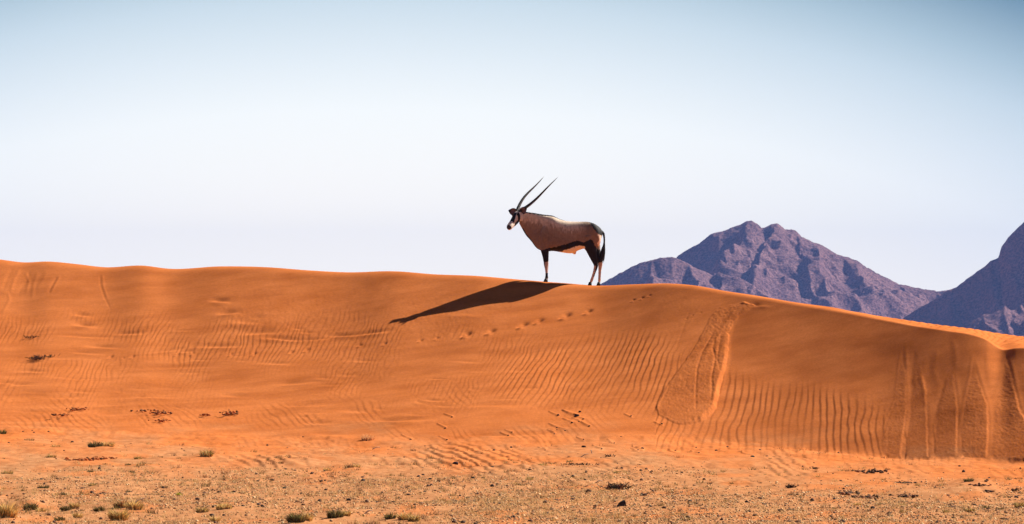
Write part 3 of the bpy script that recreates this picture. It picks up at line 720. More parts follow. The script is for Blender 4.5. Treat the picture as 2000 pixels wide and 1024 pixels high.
    for s, tip in ((1, (1062.3, 343.2, .48)), (-1, (1089.5, 345.6, .17))):
        p0 = H0 + Uv * .060 + Rv * (.036 * s) - Fv * .015; p3 = W(*tip[:2], p0.y + tip[2])
        ctr = (p0 + p3) / 2
        bend = (Vector((-.035, 0, .03)) if s > 0 else Vector((.018, 0, -.022)))
        pts = []; rad = []
        N = 110
        for i in range(N + 1):
            t = i / N
            p = p0.lerp(p3, t) + bend * (math.sin(math.pi * t) + .35 * math.sin(2 * math.pi * t))
            r_ = .031 * (1 - t) ** .75 + .0018
            if t < .55: r_ *= 1 + .09 * math.sin(t * 2 * math.pi * 30) * (1 - t / .55)
            pts.append(p); rad.append(r_)
        V, Fc = tube_rings(pts, rad, 14)
        hm = bpy.data.meshes.new('horn'); hm.from_pydata([tuple(v) for v in V], [], Fc); hm.update()
        link('horn', hm, mh, root)
    # ---- ears: cupped leaf shapes with thickness
    for s, tipv in ((1, (.175, .045, -.02)), (-1, (.115, .085, -.07))):
        bme = bmesh.new(); e0 = H0 + Rv * (.060 * s) + Uv * .03 - Fv * .015
        ax = (Rv * (tipv[0] * s) + Uv * tipv[1] + Fv * tipv[2]); L = ax.length; ax.normalize()
        side = ax.cross(Vector((-.2, -1, .1))).normalized(); nrm = ax.cross(side).normalized()
        if nrm.y > 0: nrm = -nrm
        NU, NV_ = 12, 9; vs = []
        for layer in (0, 1):
            for i in range(NU + 1):
                t = i / NU; w = .072 * math.sin(math.pi * min(1, .12 + .88 * t) ** .8) ** .8 * (1 - .15 * t) + .004
                for j in range(NV_):
                    v = (j / (NV_ - 1)) * 2 - 1
                    cup = .022 * (v * v) * math.sin(math.pi * min(1, t + .15))
                    vs.append(bme.verts.new(e0 + ax * (L * t) + side * (w * v) + nrm * (cup - layer * .006)))
        st_ = (NU + 1) * NV_
        for i in range(NU):
            for j in range(NV_ - 1):
                q = i * NV_ + j
                bme.faces.new([vs[q], vs[q + 1], vs[q + NV_ + 1], vs[q + NV_]])
                q += st_; bme.faces.new([vs[q], vs[q + NV_], vs[q + NV_ + 1], vs[q + 1]])
        for i in range(NU):
            for j in (0, NV_ - 1):
                q = i * NV_ + j; bme.faces.new([vs[q], vs[q + NV_], vs[q + NV_ + st_], vs[q + st_]])
        for j in range(NV_ - 1):
            for i in (0, NU):
                q = i * NV_ + j; bme.faces.new([vs[q], vs[q + 1], vs[q + 1 + st_], vs[q + st_]])
        bmesh.ops.recalc_face_normals(bme, faces=bme.faces)
        em = bpy.data.meshes.new('ear'); bme.to_mesh(em); bme.free()
        cc = np.empty(len(em.vertices) * 3); em.vertices.foreach_get('co', cc); cc = cc.reshape(-1, 3)
        tt = (cc - np.array(e0)) @ np.array(ax) / L
        cl = np.where((tt > .72)[:, None], np.array([[.015, .012, .012]]), np.array([[.16, .10, .09]]))
        at = em.attributes.new('tint', 'FLOAT_COLOR', 'POINT')
        at.data.foreach_set('color', np.concatenate([cl, np.ones((len(cl), 1))], 1).astype(np.float32).ravel())
        link('ear', em, fur, root)
    # ---- eyes
    me_, n_, l_, b_ = new_mat('eye_dark', 0.08, 0.5); b_.inputs['Base Color'].default_value = (.012, .008, .006, 1)
    for s in (-1, 1):
        be = bmesh.new(); bmesh.ops.create_uvsphere(be, u_segments=14, v_segments=10, radius=.019)
        bmesh.ops.translate(be, vec=H0 + Fv * .100 + Uv * .044 + Rv * (.071 * s), verts=be.verts)
        em = bpy.data.meshes.new('eye'); be.to_mesh(em); be.free(); link('eye', em, me_, root)
    # ---- hooves: two claws each, in one mesh per foot
    mf_, n_, l_, b_ = new_mat('hoof_keratin', 0.5, 0.3); b_.inputs['Base Color'].default_value = (.03, .024, .02, 1)
    for f in feet:
        bh = bmesh.new()
        for sd in (-1, 1):
            prof = [(-.030, .034), (-.036, .0), (-.02, -.030), (.030, -.030), (.030, .0), (.022, .034)]
            prof = [(-.024, .04), (-.044, -.012), (-.056, -.034), (.026, -.034), (.028, 0), (.024, .04)]
            lo, hi = (.002, .027) if sd > 0 else (-.027, -.002)
            a_ = [bh.verts.new((f.x + x, f.y + lo + (.004 if abs(z) > .035 else 0), f.z + z)) for x, z in prof]
            c_ = [bh.verts.new((f.x + x, f.y + hi - (.004 if abs(z) > .035 else 0), f.z + z)) for x, z in prof]
            bh.faces.new(a_); bh.faces.new(c_[::-1])
            for i in range(6): bh.faces.new([a_[i], a_[(i + 1) % 6], c_[(i + 1) % 6], c_[i]])
        bmesh.ops.recalc_face_normals(bh, faces=bh.faces)
        bmesh.ops.bevel(bh, geom=bh.edges[:], offset=.004, segments=2, affect='EDGES')
        hm = bpy.data.meshes.new('hoof'); bh.to_mesh(hm); bh.free(); link('hoof', hm, mf_, root)
    # ---- hair: tail switch, mane
    mhair = new_mat('black_hair', 0.6, 0.3); mhair[3].inputs['Base Color'].default_value = (.012, .010, .010, 1); mhair = mhair[0]
    rt = np.random.default_rng(3)
    T = smooth_path([(1174.5, 453, .028), (1178.3, 457, .024), (1179.9, 467, .017), (1179.6, 478, .020), (1178, 488, .040), (1176, 499, .050), (1174.6, 507, .040), (1174, 512, .014)], 5)
    V, Fc = tube_rings([W(k[0], k[1], .0) for k in T], [(k[2], k[2] * .8) for k in T], 14)
    V = [tuple(v) for v in V]; Fc = list(Fc)
    for i in range(420):
        t = rt.uniform(.38, .85); k = T[int(t * (len(T) - 1))]; q = rt.uniform(0, 2 * math.pi)
        p = W(k[0], k[1], 0) + Vector((math.cos(q) * k[2] * .9, math.sin(q) * k[2] * .8, 0)); L = rt.uniform(.05, .13)
        e = p + Vector((math.cos(q) * .012 - L * .13, math.sin(q) * .012, -L)); w = Vector((.0022, .001, 0))
        n0 = len(V); V += [tuple(p - w), tuple(p + w), tuple(e)]; Fc.append((n0, n0 + 1, n0 + 2))
    tm = bpy.data.meshes.new('tail'); tm.from_pydata(V, [], Fc); tm.update(); link('tail', tm, mhair, root)
    V = []; Fc = []
    for i in range(2600):
        x = rt.uniform(1024, 1106); ty = np.interp(x, [1018, 1027, 1040, 1057, 1077, 1092, 1106, 1131], [413.2, 414, 416, 419.3, 421.8, 428.4, 432, 433.2])
        L = rt.uniform(.012, .026) * np.interp(x, [1024, 1050, 1080, 1106], [.7, 1, 1.1, .4])
        p = W(x, ty + .8, rt.normal(0, .008)); e = p + Vector((L * .9, rt.normal(0, .006), L * .75)); w = Vector((.0015, .0015, 0))
        n0 = len(V); V += [tuple(p - w), tuple(p + w), tuple(e)]; Fc.append((n0, n0 + 1, n0 + 2))
    mm_ = bpy.data.meshes.new('mane'); mm_.from_pydata(V, [], Fc); mm_.update(); link('mane', mm_, mhair, root)
oryx()

# ================================================================ stones, plants, gravel
MAT_STONE = tint_material('dark_stone', 0.9, 0.2, 30.0, 0.35, bump=0.006)
MAT_PLANT = tint_material('dry_grass', 0.8, 0.1, 8.0, 0.15, trans=0.25)
MAT_GRAVEL = tint_material('gravel', 0.9, 0.15, 20.0, 0.15)
def ico(sub):
    b = bmesh.new(); bmesh.ops.create_icosphere(b, subdivisions=sub, radius=1.0)
    v = np.array([q.co[:] for q in b.verts]); f = np.array([[q.index for q in p.verts] for p in b.faces]); b.free(); return v, f
def rock_mesh(seed, rx, ry, rz, col, sub=3):
    v, f = ico(sub); r = np.random.default_rng(seed)
    for k in range(9):                        # chop flat facets so that it looks broken
        d_ = r.normal(size=3); d_ /= np.linalg.norm(d_); h = r.uniform(.55, .85)
        q = v @ d_; v = v - np.clip(q - h, 0, None)[:, None] * d_
    v = v * (1 + .06 * noise(v[:, 0] * 4 + seed, v[:, 1] * 4 + v[:, 2] * 3, seed))[:, None]
    v = v * np.array([rx, ry, rz])
    return raw_mesh('stone', v, f, np.tile(np.array(col), (len(v), 1)))
STONE_GROUP = 'small dark stones strewn over the sand'
SPECIAL = {(1126, 813): 'largest black stone in the cluster at the foot of the rippled slope',
           (1140, 874): 'black triangular stone on bare sand below the stone cluster',
           (709, 940): 'larger black stone on gravel near the middle of the flat',
           (506, 987): 'dark slab-like stone low in the gravel, left of the middle',
           (890, 908): 'flat wide dark stone lying at the edge of the smooth sand',
           (1118, 932): 'squat brown block of stone below the long sand drift',
           (1470, 893): 'dark stone with a sand tail under the rippled slip face, right of the fan',
           (1255, 877): 'dark stone heading the longest wind-blown sand tail'}
ZONES = [((1078, 800, 1155, 850), 'in the cluster below the coarse ripples'), ((1060, 850, 1260, 900), 'just below the stone cluster'),
         ((1225, 805, 1480, 896), 'at the slope foot under the avalanche fan'), ((790, 805, 1010, 876), 'on smooth sand left of the cluster'),
         ((0, 838, 365, 885), 'at the dune foot, far left'), ((500, 850, 620, 990), 'on gravel left of centre'), ((630, 885, 750, 955), 'beside the rusty tuft'),
         ((810, 930, 856, 965), 'on gravel under the flat wide stone'), ((860, 900, 1015, 1010), 'on gravel left of the long drift'),
         ((1016, 900, 1262, 1010), 'on gravel below the long drift'), ((1290, 896, 1500, 990), 'on the flat below the fan'), ((1560, 900, 2000, 1020), 'on the flat below the slip face')]
ORD = ['leftmost', 'second', 'third', 'fourth', 'fifth', 'sixth', 'seventh', 'eighth', 'ninth', 'tenth', 'eleventh', 'twelfth']
def stone_label(px, py, s):
    if (px, py) in SPECIAL: return SPECIAL[(px, py)]
    for (a, b, c, d), txt in ZONES:
        inz = lambda q: a <= q[0] <= c and b <= q[1] <= d and (q[0], q[1]) not in SPECIAL
        if inz((px, py)):
            mates = sorted(q[:2] for q in STONES if inz(q)); n = mates.index((px, py))
            w = 'leftmost' if n == 0 else 'rightmost' if n == len(mates) - 1 else ORD[n] + ' from left'
            return 'dark stone, %s of those %s' % (w, txt)
    return 'small dark stone alone on the sand between the groups'
for k, (px, py, s, tail) in enumerate(STONES):
    p = locate(px, py); w = s * .5 / F * p.y * (1.0 if s < 8 else 1.05)
    rk = random.Random(k)
    me = rock_mesh(1000 + k, w, w * rk.uniform(.7, 1.1), w * rk.uniform(.45, .75), [c * rk.uniform(.7, 1.3) for c in (.045, .030, .026)], 3 if s > 6 else 2)
    o = link('stone', me, MAT_STONE, smooth=False); o.location = p + Vector((0, 0, w * .22)); o.rotation_euler = (0, 0, rk.uniform(0, 6.28))
    tag(o, stone_label(px, py, s), 'stone', 'dark stones strewn over the sand')
# the wedge-shaped stone in front
p = locate(*WEDGE); wv = np.array([(-.055, 0, -.01), (.05, .01, -.01), (.055, -.04, -.01), (-.05, -.045, -.01), (.028, 0, .062), (.04, -.025, .055), (-.01, -.01, .045), (-.005, -.035, .038)])
bw = bmesh.new(); [bw.verts.new(v) for v in wv * 1.15]; bmesh.ops.convex_hull(bw, input=bw.verts); bmesh.ops.bevel(bw, geom=bw.edges[:], offset=.004, segments=2, affect='EDGES')
wm = bpy.data.meshes.new('stone'); bw.to_mesh(wm); bw.free()
at = wm.attributes.new('tint', 'FLOAT_COLOR', 'POINT'); at.data.foreach_set('color', np.tile([.04, .028, .025, 1], len(wm.vertices)).astype(np.float32))
o = link('stone', wm, MAT_STONE, smooth=False); o.location = p; tag(o, 'wedge-shaped black stone standing alone in the foreground gravel', 'stone')

OLIVE, GREEN, STRAW, RUST, DARKC = (.34, .25, .08), (.20, .18, .05), (.80, .54, .20), (.42, .19, .08), (.13, .09, .035)
def tuft_mesh(seed, w, h, n, pal, lean=.25, curve=.5, bw=.0035):
    """grass clump: bent, pointed blades, two segments each"""
    r = np.random.default_rng(seed)
    a = r.uniform(0, 2 * np.pi, n); rad = np.sqrt(r.uniform(0, 1, n)) * .5
    bx, by = np.cos(a) * rad * w * .75, np.sin(a) * rad * w * .5
    L = h * r.uniform(.45, 1.1, n) * (1 - .45 * (rad * 2) ** 2)
    da = a + r.normal(0, .6, n); out = r.uniform(.1, .9, n) * lean * 2
    d1 = np.stack([np.cos(da) * out, np.sin(da) * out, np.ones(n)], 1); d1 /= np.linalg.norm(d1, axis=1)[:, None]
    d2 = d1 + np.stack([np.cos(da) * curve, np.sin(da) * curve, -curve * r.uniform(0, 1, n)], 1); d2 /= np.linalg.norm(d2, axis=1)[:, None]
    p0 = np.stack([bx, by, np.full(n, -.01)], 1); p1 = p0 + d1 * (L * .55)[:, None]; p2 = p1 + d2 * (L * .5)[:, None]
    wa = r.uniform(0, np.pi, n); wd = np.stack([np.cos(wa), np.sin(wa), np.zeros(n)], 1) * bw * r.uniform(.6, 1.4, n)[:, None]
    V = np.stack([p0 - wd, p0 + wd, p1 + wd * .8, p1 - wd * .8, p2], 1).reshape(-1, 3)
    i = np.arange(n) * 5
    Fq = np.concatenate([np.stack([i, i + 1, i + 2], 1), np.stack([i, i + 2, i + 3], 1), np.stack([i + 3, i + 2, i + 4], 1)])
    pal_ = np.array([p_[0] for p_ in pal]); pw = np.array([p_[1] for p_ in pal], float); pw /= pw.sum()
    c = pal_[r.choice(len(pal_), n, p=pw)] * r.uniform(.7, 1.3, n)[:, None]
    return raw_mesh('grass_tuft', V, Fq, np.repeat(c, 5, 0))
def twig_mesh(seed, w, h, n, col):
    """low woody shrublet: branching crooked twigs with small leaves or knobs"""
    r = random.Random(seed); V = []; Fc = []; cl = []
    def bar(a, b, t, c):
        d_ = (b - a).normalized(); s1 = d_.cross(Vector((.3, .2, 1))).normalized() * t; s2 = d_.cross(s1).normalized() * t
        n0 = len(V)
        for q in (a, b):
            for s in (s1, s2, -s1, -s2): V.append(tuple(q + s)); cl.append(c)
        for i in range(4): Fc.append((n0 + i, n0 + (i + 1) % 4, n0 + 4 + (i + 1) % 4, n0 + 4 + i))
    for i in range(n):
        a = Vector((r.gauss(0, w * .22), r.gauss(0, w * .18), -.005)); ang = r.uniform(0, 6.28)
        c = [x * r.uniform(.6, 1.5) for x in r.choice(col)]
        for k in range(3):
            b = a + Vector((math.cos(ang), math.sin(ang), r.uniform(.0, 1.3))).normalized() * h * r.uniform(.25, .55)
            bar(a, b, .0028, c)
            for _ in range(2):
                e = b + Vector((r.gauss(0, 1), r.gauss(0, 1), r.uniform(-.3, 1))).normalized() * h * .2
                bar(b, e, .0034, c)
            a = b; ang += r.gauss(0, .8)
    return raw_mesh('shrub', np.array(V), np.array(Fc), np.array(cl))
G_ = [(OLIVE, 3), (GREEN, 1.5), (STRAW, 3), (RUST, 1)]; Y_ = [(STRAW, 6), (OLIVE, 2.5), (RUST, 1)]; D_ = [(DARKC, 3), (OLIVE, 1), (GREEN, 1)]; B_ = [(RUST, 3), (STRAW, 1.5), (DARKC, 2)]
# px, py, width px, height px, palette, label
TUFTS = [(186, 873, 30, 13, D_, 'dark dense tuft at the dune foot with dry straw growing on its right'), (210, 872, 30, 12, Y_, 'straw-coloured half of the double clump at the dune foot'),
 (403, 893, 28, 15, G_, 'round olive tuft on a small hump, right of the double clump'), (100, 894, 22, 8, G_, 'low green sprig left of the long rusty band on the flat'),
 (3, 848, 22, 12, D_, 'dark tuft cut by the left edge at the dune foot'), (57, 861, 22, 6, B_, 'flat brown tuft beside the dark tuft at the left edge'),
 (110, 873, 24, 6, Y_, 'thin straw tuft left of the double clump'), (270, 897, 18, 8, G_, 'small olive tuft between the double clump and the round tuft'), (250, 909, 12, 6, D_, 'tiny dark sprig below the small olive tuft'),
 (10, 1012, 46, 30, Y_, 'tall yellow-green grass clump cut by the left edge'), (60, 997, 32, 15, D_, 'dark green tuft on the sand hump beside the tall left clump'), (80, 1000, 22, 9, Y_, 'sparse straw sprigs right of the dark tuft on the hump'),
 (128, 998, 22, 13, D_, 'dark left half of the paired tufts in the lower left'), (146, 994, 18, 14, Y_, 'yellowish right half of the paired tufts in the lower left'),
 (194, 1000, 24, 12, D_, 'rounded green-black tuft left of the long dry row'), (238, 993, 34, 17, B_, 'left half of the long dry grass row on the red sand ridge'), (262, 996, 34, 18, Y_, 'right half of the long dry grass row on the red sand ridge'),
 (232, 1017, 36, 24, Y_, 'tall straw clump in front of the long dry row'), (116, 1017, 22, 10, D_, 'dark tuft near the bottom edge in the lower left'), (152, 1012, 18, 13, Y_, 'upright dry tuft near the bottom edge beside the dark one'),
 (395, 1001, 26, 12, G_, 'low grass tuft left of the arched yellow one'), (438, 995, 34, 13, Y_, 'yellow tuft arching over a dark sand lip'), (420, 1020, 20, 14, Y_, 'sparse upright straw stalks at the bottom edge'),
 (578, 1021, 34, 20, D_, 'dark bushy clump at the bottom edge'), (598, 1018, 26, 17, Y_, 'leafy straw clump against the dark bushy one'), (655, 1012, 34, 16, D_, 'dark clump on the sand hump right of the bushy pair'),
 (675, 1008, 22, 13, Y_, 'straw wisps on the hump right of the bushy pair'), (762, 1014, 22, 14, D_, 'dark tuft leaning over the red sand pocket'), (790, 1016, 26, 16, Y_, 'yellow tuft right of the red sand pocket'), (808, 1020, 22, 15, G_, 'green-yellow tuft at the bottom edge, rightmost of the big ones'),
 (350, 968, 14, 7, [((.45, .42, .03), 1)], 'bright yellow sprig on the flat'), (84, 954, 26, 8, D_, 'dark flat tuft on the red sand streak at left'), (125, 968, 12, 6, D_, 'small dark sprig under the flat tuft on the red streak'),
 (14, 926, 26, 8, G_, 'green tuft by the left edge above the red streak'), (182, 948, 22, 6, G_, 'pale green tuft right of the red streak'), (250, 962, 10, 6, D_, 'tiny green sprig at the tip of the red sand patch'),
 (320, 953, 20, 6, B_, 'rusty sprig above the bright yellow one'), (258, 924, 14, 6, D_, 'little dark tuft in the middle of the left gravel'), (176, 923, 14, 6, D_, 'little dark sprig in the left gravel near the rusty band'),
 (681, 914, 22, 9, B_, 'rusty tuft behind a dark stone at the drift end'), (697, 913, 16, 8, Y_, 'pale straw end of the rusty tuft at the drift'), (718, 860, 28, 12, [((.85, .52, .24), 4), ((.6, .28, .12), 2)], 'pale dry shrublet alone on the smooth sand'),
 (640, 920, 18, 8, Y_, 'faded straw sprig left of the rusty tuft'), (547, 906, 16, 6, B_, 'small rusty sprig at the left of the drift'), (1034, 938, 18, 8, G_, 'green sprig left of the squat brown stone'), (1060, 909, 20, 6, G_, 'low sprig on top of the long sand drift'),
 (1113, 903, 14, 6, G_, 'small green sprig right of the drift top'), (1205, 924, 16, 6, G_, 'green sprig at the end of the long drift'), (1300, 952, 18, 5, G_, 'flat green sprig right of the twig tangle'),
 (1895, 1001, 18, 10, G_, 'rounded green tuft in the lower right'), (1848, 1001, 16, 7, G_, 'faint green tuft left of the rounded one in the lower right'), (1675, 987, 16, 7, Y_, 'yellowish sprig in the right gravel'),
 (1762, 987, 18, 6, G_, 'low sprig right of the yellowish one in the right gravel'), (1925, 993, 30, 7, D_, 'dark spread-out tuft beside the rounded green one'), (1955, 996, 24, 6, D_, 'dark flat tuft between the spread-out one and the right edge'),
 (1992, 991, 22, 12, G_, 'olive tuft at the right edge'), (1892, 941, 20, 10, D_, 'green-black tuft at the head of the diagonal shrub row'), (1080, 1018, 12, 6, Y_, 'wisp of straw at the bottom edge near the middle'), (740, 965, 14, 5, Y_, 'tiny straw wisp in the middle gravel')]
for k, (px, py, w, h, pal, lab) in enumerate(TUFTS):
    p = locate(px, min(py, 1040)); m_ = p.y / F
    n = int(45 + w * h * .5)
    me = tuft_mesh(2000 + k, w * m_ * 1.15, h * m_ * 1.45, n, pal, lean=.4, bw=.0036 if h < 10 else .0046)
    o = link('grass_tuft', me, MAT_PLANT, smooth=False); o.location = p; tag(o, lab, 'grass tuft', 'grass tufts on the flat and dune foot')
SHRUBS = [(75, 702, 24, 10, 'dark twiggy plant half buried on the left dune slope'), (62, 661, 26, 4, 'line of tiny dark sprigs high on the left dune slope'), (98, 698, 26, 4, 'scraps of dead twig beside the dark plant on the slope'),
 (150, 802, 34, 14, 'upper half of the crumbly brown shrublet on the lower left slope'), (124, 812, 30, 10, 'lower half of the crumbly brown shrublet on the lower left slope'), (285, 803, 40, 7, 'flat scatter of brown twigs left of the broad shrublet'),
 (312, 808, 40, 16, 'broad brown shrublet in the middle of the lower left slope'), (316, 823, 34, 10, 'loose twigs below the broad brown shrublet'), (402, 811, 26, 6, 'thin twig scatter left of the round brown shrublet'), (452, 810, 34, 18, 'round brown shrublet on the lower slope, rightmost of its row'),
 (150, 899, 50, 8, 'left end of the long rusty plant band on the flat'), (195, 896, 50, 8, 'right end of the long rusty plant band on the flat'), (1700, 922, 56, 10, 'row of dark clods topping a sand hump at the right'), (1772, 944, 36, 9, 'dark crumbly plant below the topped hump at the right'),
 (1650, 965, 50, 7, 'rusty twig row left of the twin shrublets'), (1690, 973, 44, 7, 'rusty twig row beside the twin shrublets'), (1768, 970, 36, 10, 'twiggy knot on the sand hump in the right flat'), (1915, 950, 26, 9, 'middle of the diagonal shrub row at the right'),
 (1932, 961, 26, 8, 'lower end of the diagonal shrub row at the right'), (1205, 956, 30, 14, 'tangle of bare dark twigs on the gravel'), (1545, 953, 12, 9, 'lone bent twig on the right flat'), (1980, 960, 12, 8, 'small bent twig near the right edge'), (1592, 917, 12, 4, 'short pale stick at the slip-face foot'),
 (1130, 909, 60, 5, 'thin dark twigs along the lee of the long drift'), (1190, 893, 14, 4, 'scrap of twig right of the triangular stone')]
def clod_mesh(seed, w, h, n, cols_):
    """sand-crusted clods with twig stubs poking out"""
    r = np.random.default_rng(seed); v, f = ico(1); Vs = []; Fs = []; Cs = []
    for i in range(n):
        s = r.uniform(.010, .026); q = v * (1 + .25 * r.normal(size=(len(v), 1))) * np.array([s * 1.3, s, s * .75])
        Fs.append(f + len(v) * i); Vs.append(q + np.array([r.normal(0, w * .34), r.normal(0, w * .8), abs(r.normal(0, h * .20))]))
        c = np.array(cols_[r.integers(0, len(cols_))]); Cs.append(np.tile(c * r.uniform(.8, 1.2), (len(v), 1)))
    tw = twig_mesh(seed, w, h, max(3, n // 6), cols_); nb = len(v) * n
    tv = np.empty(len(tw.vertices) * 3); tw.vertices.foreach_get('co', tv); tf = np.array([p.vertices[:] for p in tw.polygons])
    Vs.append(tv.reshape(-1, 3)); Fs.append(np.concatenate([tf[:, [0, 1, 2]], tf[:, [0, 2, 3]]]) + nb); Cs.append(np.tile(np.array(cols_[-1]), (len(tv) // 3, 1)))
    bpy.data.meshes.remove(tw)
    return raw_mesh('shrub', np.concatenate(Vs), np.concatenate(Fs), np.concatenate(Cs))
for k, (px, py, w, h, lab) in enumerate(SHRUBS):
    p = locate(px, py); m_ = p.y / F
    warm = [(.45, .17, .06), (.5, .22, .09), (.28, .12, .05), (.14, .06, .03)] if px < 1000 and py > 790 else [(.04, .022, .014), (.09, .045, .02), (.18, .09, .04)]
    if (px < 1000 and py > 790) or (px > 1600 and w > 20):
        cl_ = [(.60, .19, .05), (.62, .21, .06), (.55, .2, .07), (.20, .09, .04)] if px < 1000 else [(.40, .17, .08), (.12, .06, .03), (.06, .035, .02)]
        me = clod_mesh(3000 + k, w * m_ * .9, max(h, 5) * m_ * .6, int(12 + w * h * .07), cl_)
    else: me = twig_mesh(3000 + k, w * m_ * 1.3, max(h, 6) * m_ * 1.0, int(10 + w * h * .16), warm)
    o = link('shrub', me, MAT_PLANT, smooth=False); o.location = p; tag(o, lab, 'shrub', 'low dry shrublets on the sand')
# pale bleached sticks
for k, (px, py, L, a) in enumerate([(1141, 893, .16, .5), (1155, 886, .10, 1.9), (270, 985, .22, .6), (720, 1005, .10, .4), (1170, 945, .10, -.2), (735, 878, .14, .2)]):
    p = locate(px, py); bmk = bmesh.new()
    d_ = Vector((math.cos(a), .25, abs(math.sin(a)) * .8 + .1)).normalized()
    V, Fc = tube_rings([p * 0 - d_ * L * .5 + Vector((0, 0, .02)), Vector((0, 0, .035)), d_ * L * .3 + Vector((0.01, 0, .025)), d_ * L * .5], [.008, .008, .006, .003], 7)
    sm = raw_mesh('stick', np.array([tuple(v) for v in V]), np.array([list(f) for f in Fc if len(f) == 4]), np.tile([.62, .45, .32], (len(V), 1)))
    o = link('stick', sm, MAT_PLANT); o.location = p
    tag(o, ['pale bleached stick right below the triangular stone', 'short pale stick standing above the bleached one', 'bent pale stalk in the long dry grass row', 'tiny pale stick in the red sand pocket', 'pale chip of wood right of the brown block stone', 'pale stick below the dry shrublet on the sand'][k], 'stick')

# ---- countless pebbles and stubble on the flat
def scatter(n, seed, px0=-120, px1=2120):
    r = np.random.default_rng(seed)
    out = []
    j = r.uniform(px0, px1, n); v = r.uniform(0, 1, n)
    jj = np.clip(np.searchsorted(cols, j), 0, len(cols) - 1)
    rr_ = (v * 505).astype(int) + 3                       # rows 0..: near to far
    return r, jj, rr_
def pebbles(name, n, seed, s0, s1, pal, dens, low=0.5):
    r, jj, ri = scatter(n, seed)
    u, y, z = U[ri, jj], Yg[ri, jj], Z[ri, jj]; by = VPY[ri, jj]
    keep = r.uniform(0, 1, n) < dens(u, by, X[ri, jj], y)
    u, y, z = u[keep], y[keep], z[keep]; m = len(u)
    y = y + r.uniform(-.04, .04, m); x = (u + r.uniform(-.7, .7, m) - 1000) / F * y
    z = z.copy()
    v, f = ico(1)
    variants = []
    s = s0 + (s1 - s0) * r.uniform(0, 1, m) ** 2.2
    V = np.empty((m, len(v), 3), np.float32)
    jit = 1 + .22 * r.normal(size=(m, len(v), 1)).clip(-1.5, 1.5)
    ang = r.uniform(0, 6.28, m); ca, sa = np.cos(ang), np.sin(ang)
    sc = np.stack([s * r.uniform(.7, 1.4, m), s * r.uniform(.6, 1.1, m), s * r.uniform(.45, .9, m)], 1)
    q = v[None] * jit * sc[:, None, :]
    V[..., 0] = q[..., 0] * ca[:, None] - q[..., 1] * sa[:, None] + x[:, None]
    V[..., 1] = q[..., 0] * sa[:, None] + q[..., 1] * ca[:, None] + y[:, None]
    V[..., 2] = q[..., 2] + (z + s * low * .5)[:, None]
    Fq = (f[None] + (np.arange(m) * len(v))[:, None, None]).reshape(-1, 3)
    pal_ = np.array(pal); c = pal_[r.integers(0, len(pal), m)] * r.uniform(.75, 1.25, (m, 1))
    me = raw_mesh(name, V.reshape(-1, 3), Fq, np.repeat(c, len(v), 0))
    return tag(link(name, me, MAT_GRAVEL, smooth=False), kind='stuff')
def dens_g(u, by, x, y):
    d = sstep(905, 985, by + 16 * fbm(x / 1.2, y / 4.0, 901, 3)) * .95 + .05 * sstep(890, 930, by)
    d *= np.where(u > 1400, sstep(925, 1000, by + 14 * fbm(x / .8, y / 4.0, 903, 3)), 1)
    bare = sstep(.05, .45, fbm(x / 1.6, y / 3.2, 905, 3)) * sstep(1000, 850, u)
    return np.clip(d * (1 - .8 * bare), 0, 1)
pebbles('gravel', 100000, 31, .005, .016, [(.70, .44, .21), (.62, .35, .16), (.55, .28, .12), (.78, .55, .29), (.42, .21, .10), (.20, .10, .05)], dens_g)
pebbles('gravel', 5500, 32, .006, .032, [(.06, .035, .025), (.10, .05, .03), (.18, .10, .06)], lambda u, by, x, y: .03 + .5 * dens_g(u, by, x, y))
# short dry stubble growing out of the gravel
def stubble(n, seed):
    r, jj, ri = scatter(n, seed)
    u, y0, z0 = U[ri, jj], Yg[ri, jj], Z[ri, jj]; by = VPY[ri, jj]; x0 = X[ri, jj]
    patch = sstep(-.25, .5, fbm(x0 / .9, y0 / 3.0, 911, 3))
    keep = r.uniform(0, 1, n) < (dens_g(u, by, x0, y0) * .8 + .02) * (.25 + .75 * patch) * (1 - .35 * sstep(1000, 1500, u))
    x, y, z = x0[keep], y0[keep], z0[keep]; m = len(x); k = 5
    x = np.repeat(x + r.uniform(-.006, .006, m), k) + r.normal(0, .012, m * k); y = np.repeat(y, k) + r.normal(0, .012, m * k); z = np.repeat(z, k) - .003
    h = np.repeat(r.uniform(.012, .042, m), k) * r.uniform(.5, 1.2, m * k); N = m * k
    a = r.uniform(0, 6.28, N); ln = r.uniform(.1, 1.0, N) * h; w = r.uniform(.0014, .0030, N); wa = r.uniform(0, 3.14, N)
    p0 = np.stack([x, y, z], 1); wd = np.stack([np.cos(wa) * w, np.sin(wa) * w, 0 * w], 1); tip = p0 + np.stack([np.cos(a) * ln, np.sin(a) * ln, h], 1)
    V = np.stack([p0 - wd, p0 + wd, tip + wd * .3, tip - wd * .3], 1).reshape(-1, 3)
    Fq = np.arange(N * 4).reshape(-1, 4)
    pal_ = np.array([(.74, .50, .22), (.68, .45, .18), (.42, .27, .10), (.80, .57, .31), (.20, .11, .05)]); c = np.repeat(pal_[r.integers(0, 5, m)], k, 0) * r.uniform(.7, 1.3, (N, 1))
    me = raw_mesh('stubble', V, Fq, np.repeat(c, 4, 0))
    tag(link('stubble', me, MAT_PLANT, smooth=False), kind='stuff')
stubble(130000, 41)

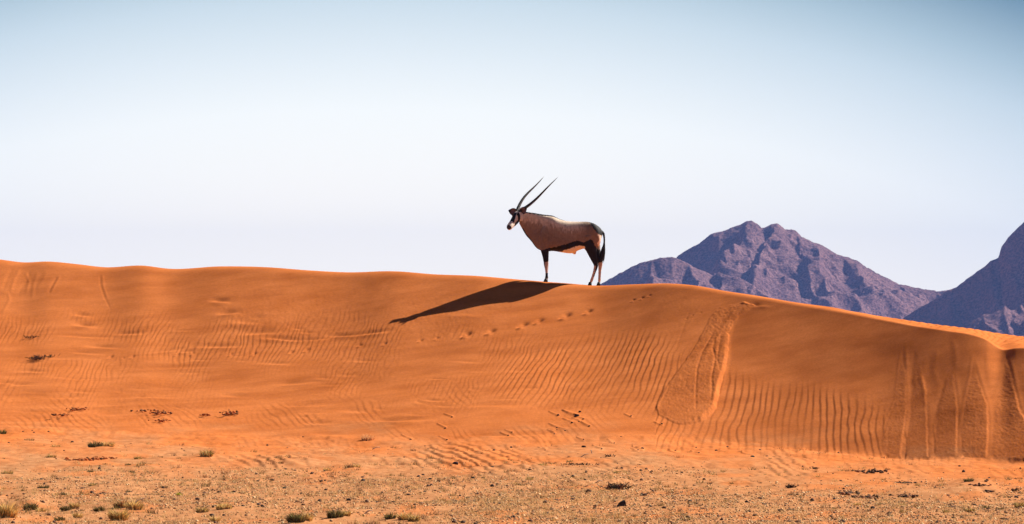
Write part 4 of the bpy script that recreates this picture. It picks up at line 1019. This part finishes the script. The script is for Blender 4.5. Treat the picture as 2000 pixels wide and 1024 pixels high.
def sprigs(n, seed):
    """scattered small green-brown ground plants too many to count"""
    r, jj, ri = scatter(n, seed)
    u, y0, z0 = U[ri, jj], Yg[ri, jj], Z[ri, jj]; by = VPY[ri, jj]; x0 = X[ri, jj]
    patch = sstep(-.1, .6, fbm(x0 / 1.3, y0 / 3.5, 931, 3))
    keep = r.uniform(0, 1, n) < sstep(855, 960, by + 10 * patch) * (.12 + .88 * patch) * (1 - .55 * sstep(900, 1400, u))
    x, y, z = x0[keep], y0[keep], z0[keep]; m = len(x); k = 26
    sz = np.repeat(r.uniform(.3, 1.0, m) ** 1.5, k)
    x = np.repeat(x, k) + r.normal(0, .035, m * k) * sz; y = np.repeat(y, k) + r.normal(0, .03, m * k) * sz; z = np.repeat(z, k) - .003
    N = m * k; h = r.uniform(.02, .07, N) * sz; a = r.uniform(0, 6.28, N); ln = r.uniform(.2, 1.2, N) * h; w = r.uniform(.0018, .0040, N); wa = r.uniform(0, 3.14, N)
    p0 = np.stack([x, y, z], 1); wd = np.stack([np.cos(wa) * w, np.sin(wa) * w, 0 * w], 1); tip = p0 + np.stack([np.cos(a) * ln, np.sin(a) * ln, h], 1)
    V = np.stack([p0 - wd, p0 + wd, tip + wd * .3, tip - wd * .3], 1).reshape(-1, 3)
    pal_ = np.array([(.16, .12, .035), (.28, .19, .06), (.10, .055, .025), (.36, .16, .06), (.58, .38, .15)]); c = np.repeat(pal_[r.integers(0, 5, m)], k, 0) * r.uniform(.6, 1.4, (N, 1))
    tag(link('ground_cover', raw_mesh('ground_cover', V, np.arange(N * 4).reshape(-1, 4), np.repeat(c, 4, 0)), MAT_PLANT, smooth=False), kind='stuff')
sprigs(2600, 51)

# ================================================================ haze
def haze():
    bm = bmesh.new(); bmesh.ops.create_cube(bm, size=1.0)
    x0, x1, y0, y1, z0, z1 = -5000, 5000, -200, 10000, -3.5, 190
    for v in bm.verts:
        v.co = (x0 if v.co.x < 0 else x1, y0 if v.co.y < 0 else y1, z0 if v.co.z < 0 else z1)
    me = bpy.data.meshes.new('haze'); bm.to_mesh(me); bm.free()
    m = bpy.data.materials.new('haze_air'); m.use_nodes = True
    n, l = m.node_tree.nodes, m.node_tree.links
    n.remove(n['Principled BSDF'])
    v = n.new('ShaderNodeVolumePrincipled')
    v.inputs['Color'].default_value = (0.23, 0.37, 0.90, 1)
    v.inputs['Density'].default_value = HAZE_DENSITY
    v.inputs['Anisotropy'].default_value = 0.0
    l.new(v.outputs[0], n['Material Output'].inputs['Volume'])
    o = link('haze', me, m, smooth=False); tag(o, kind='stuff')
HAZE_DENSITY = 0.000058
haze()
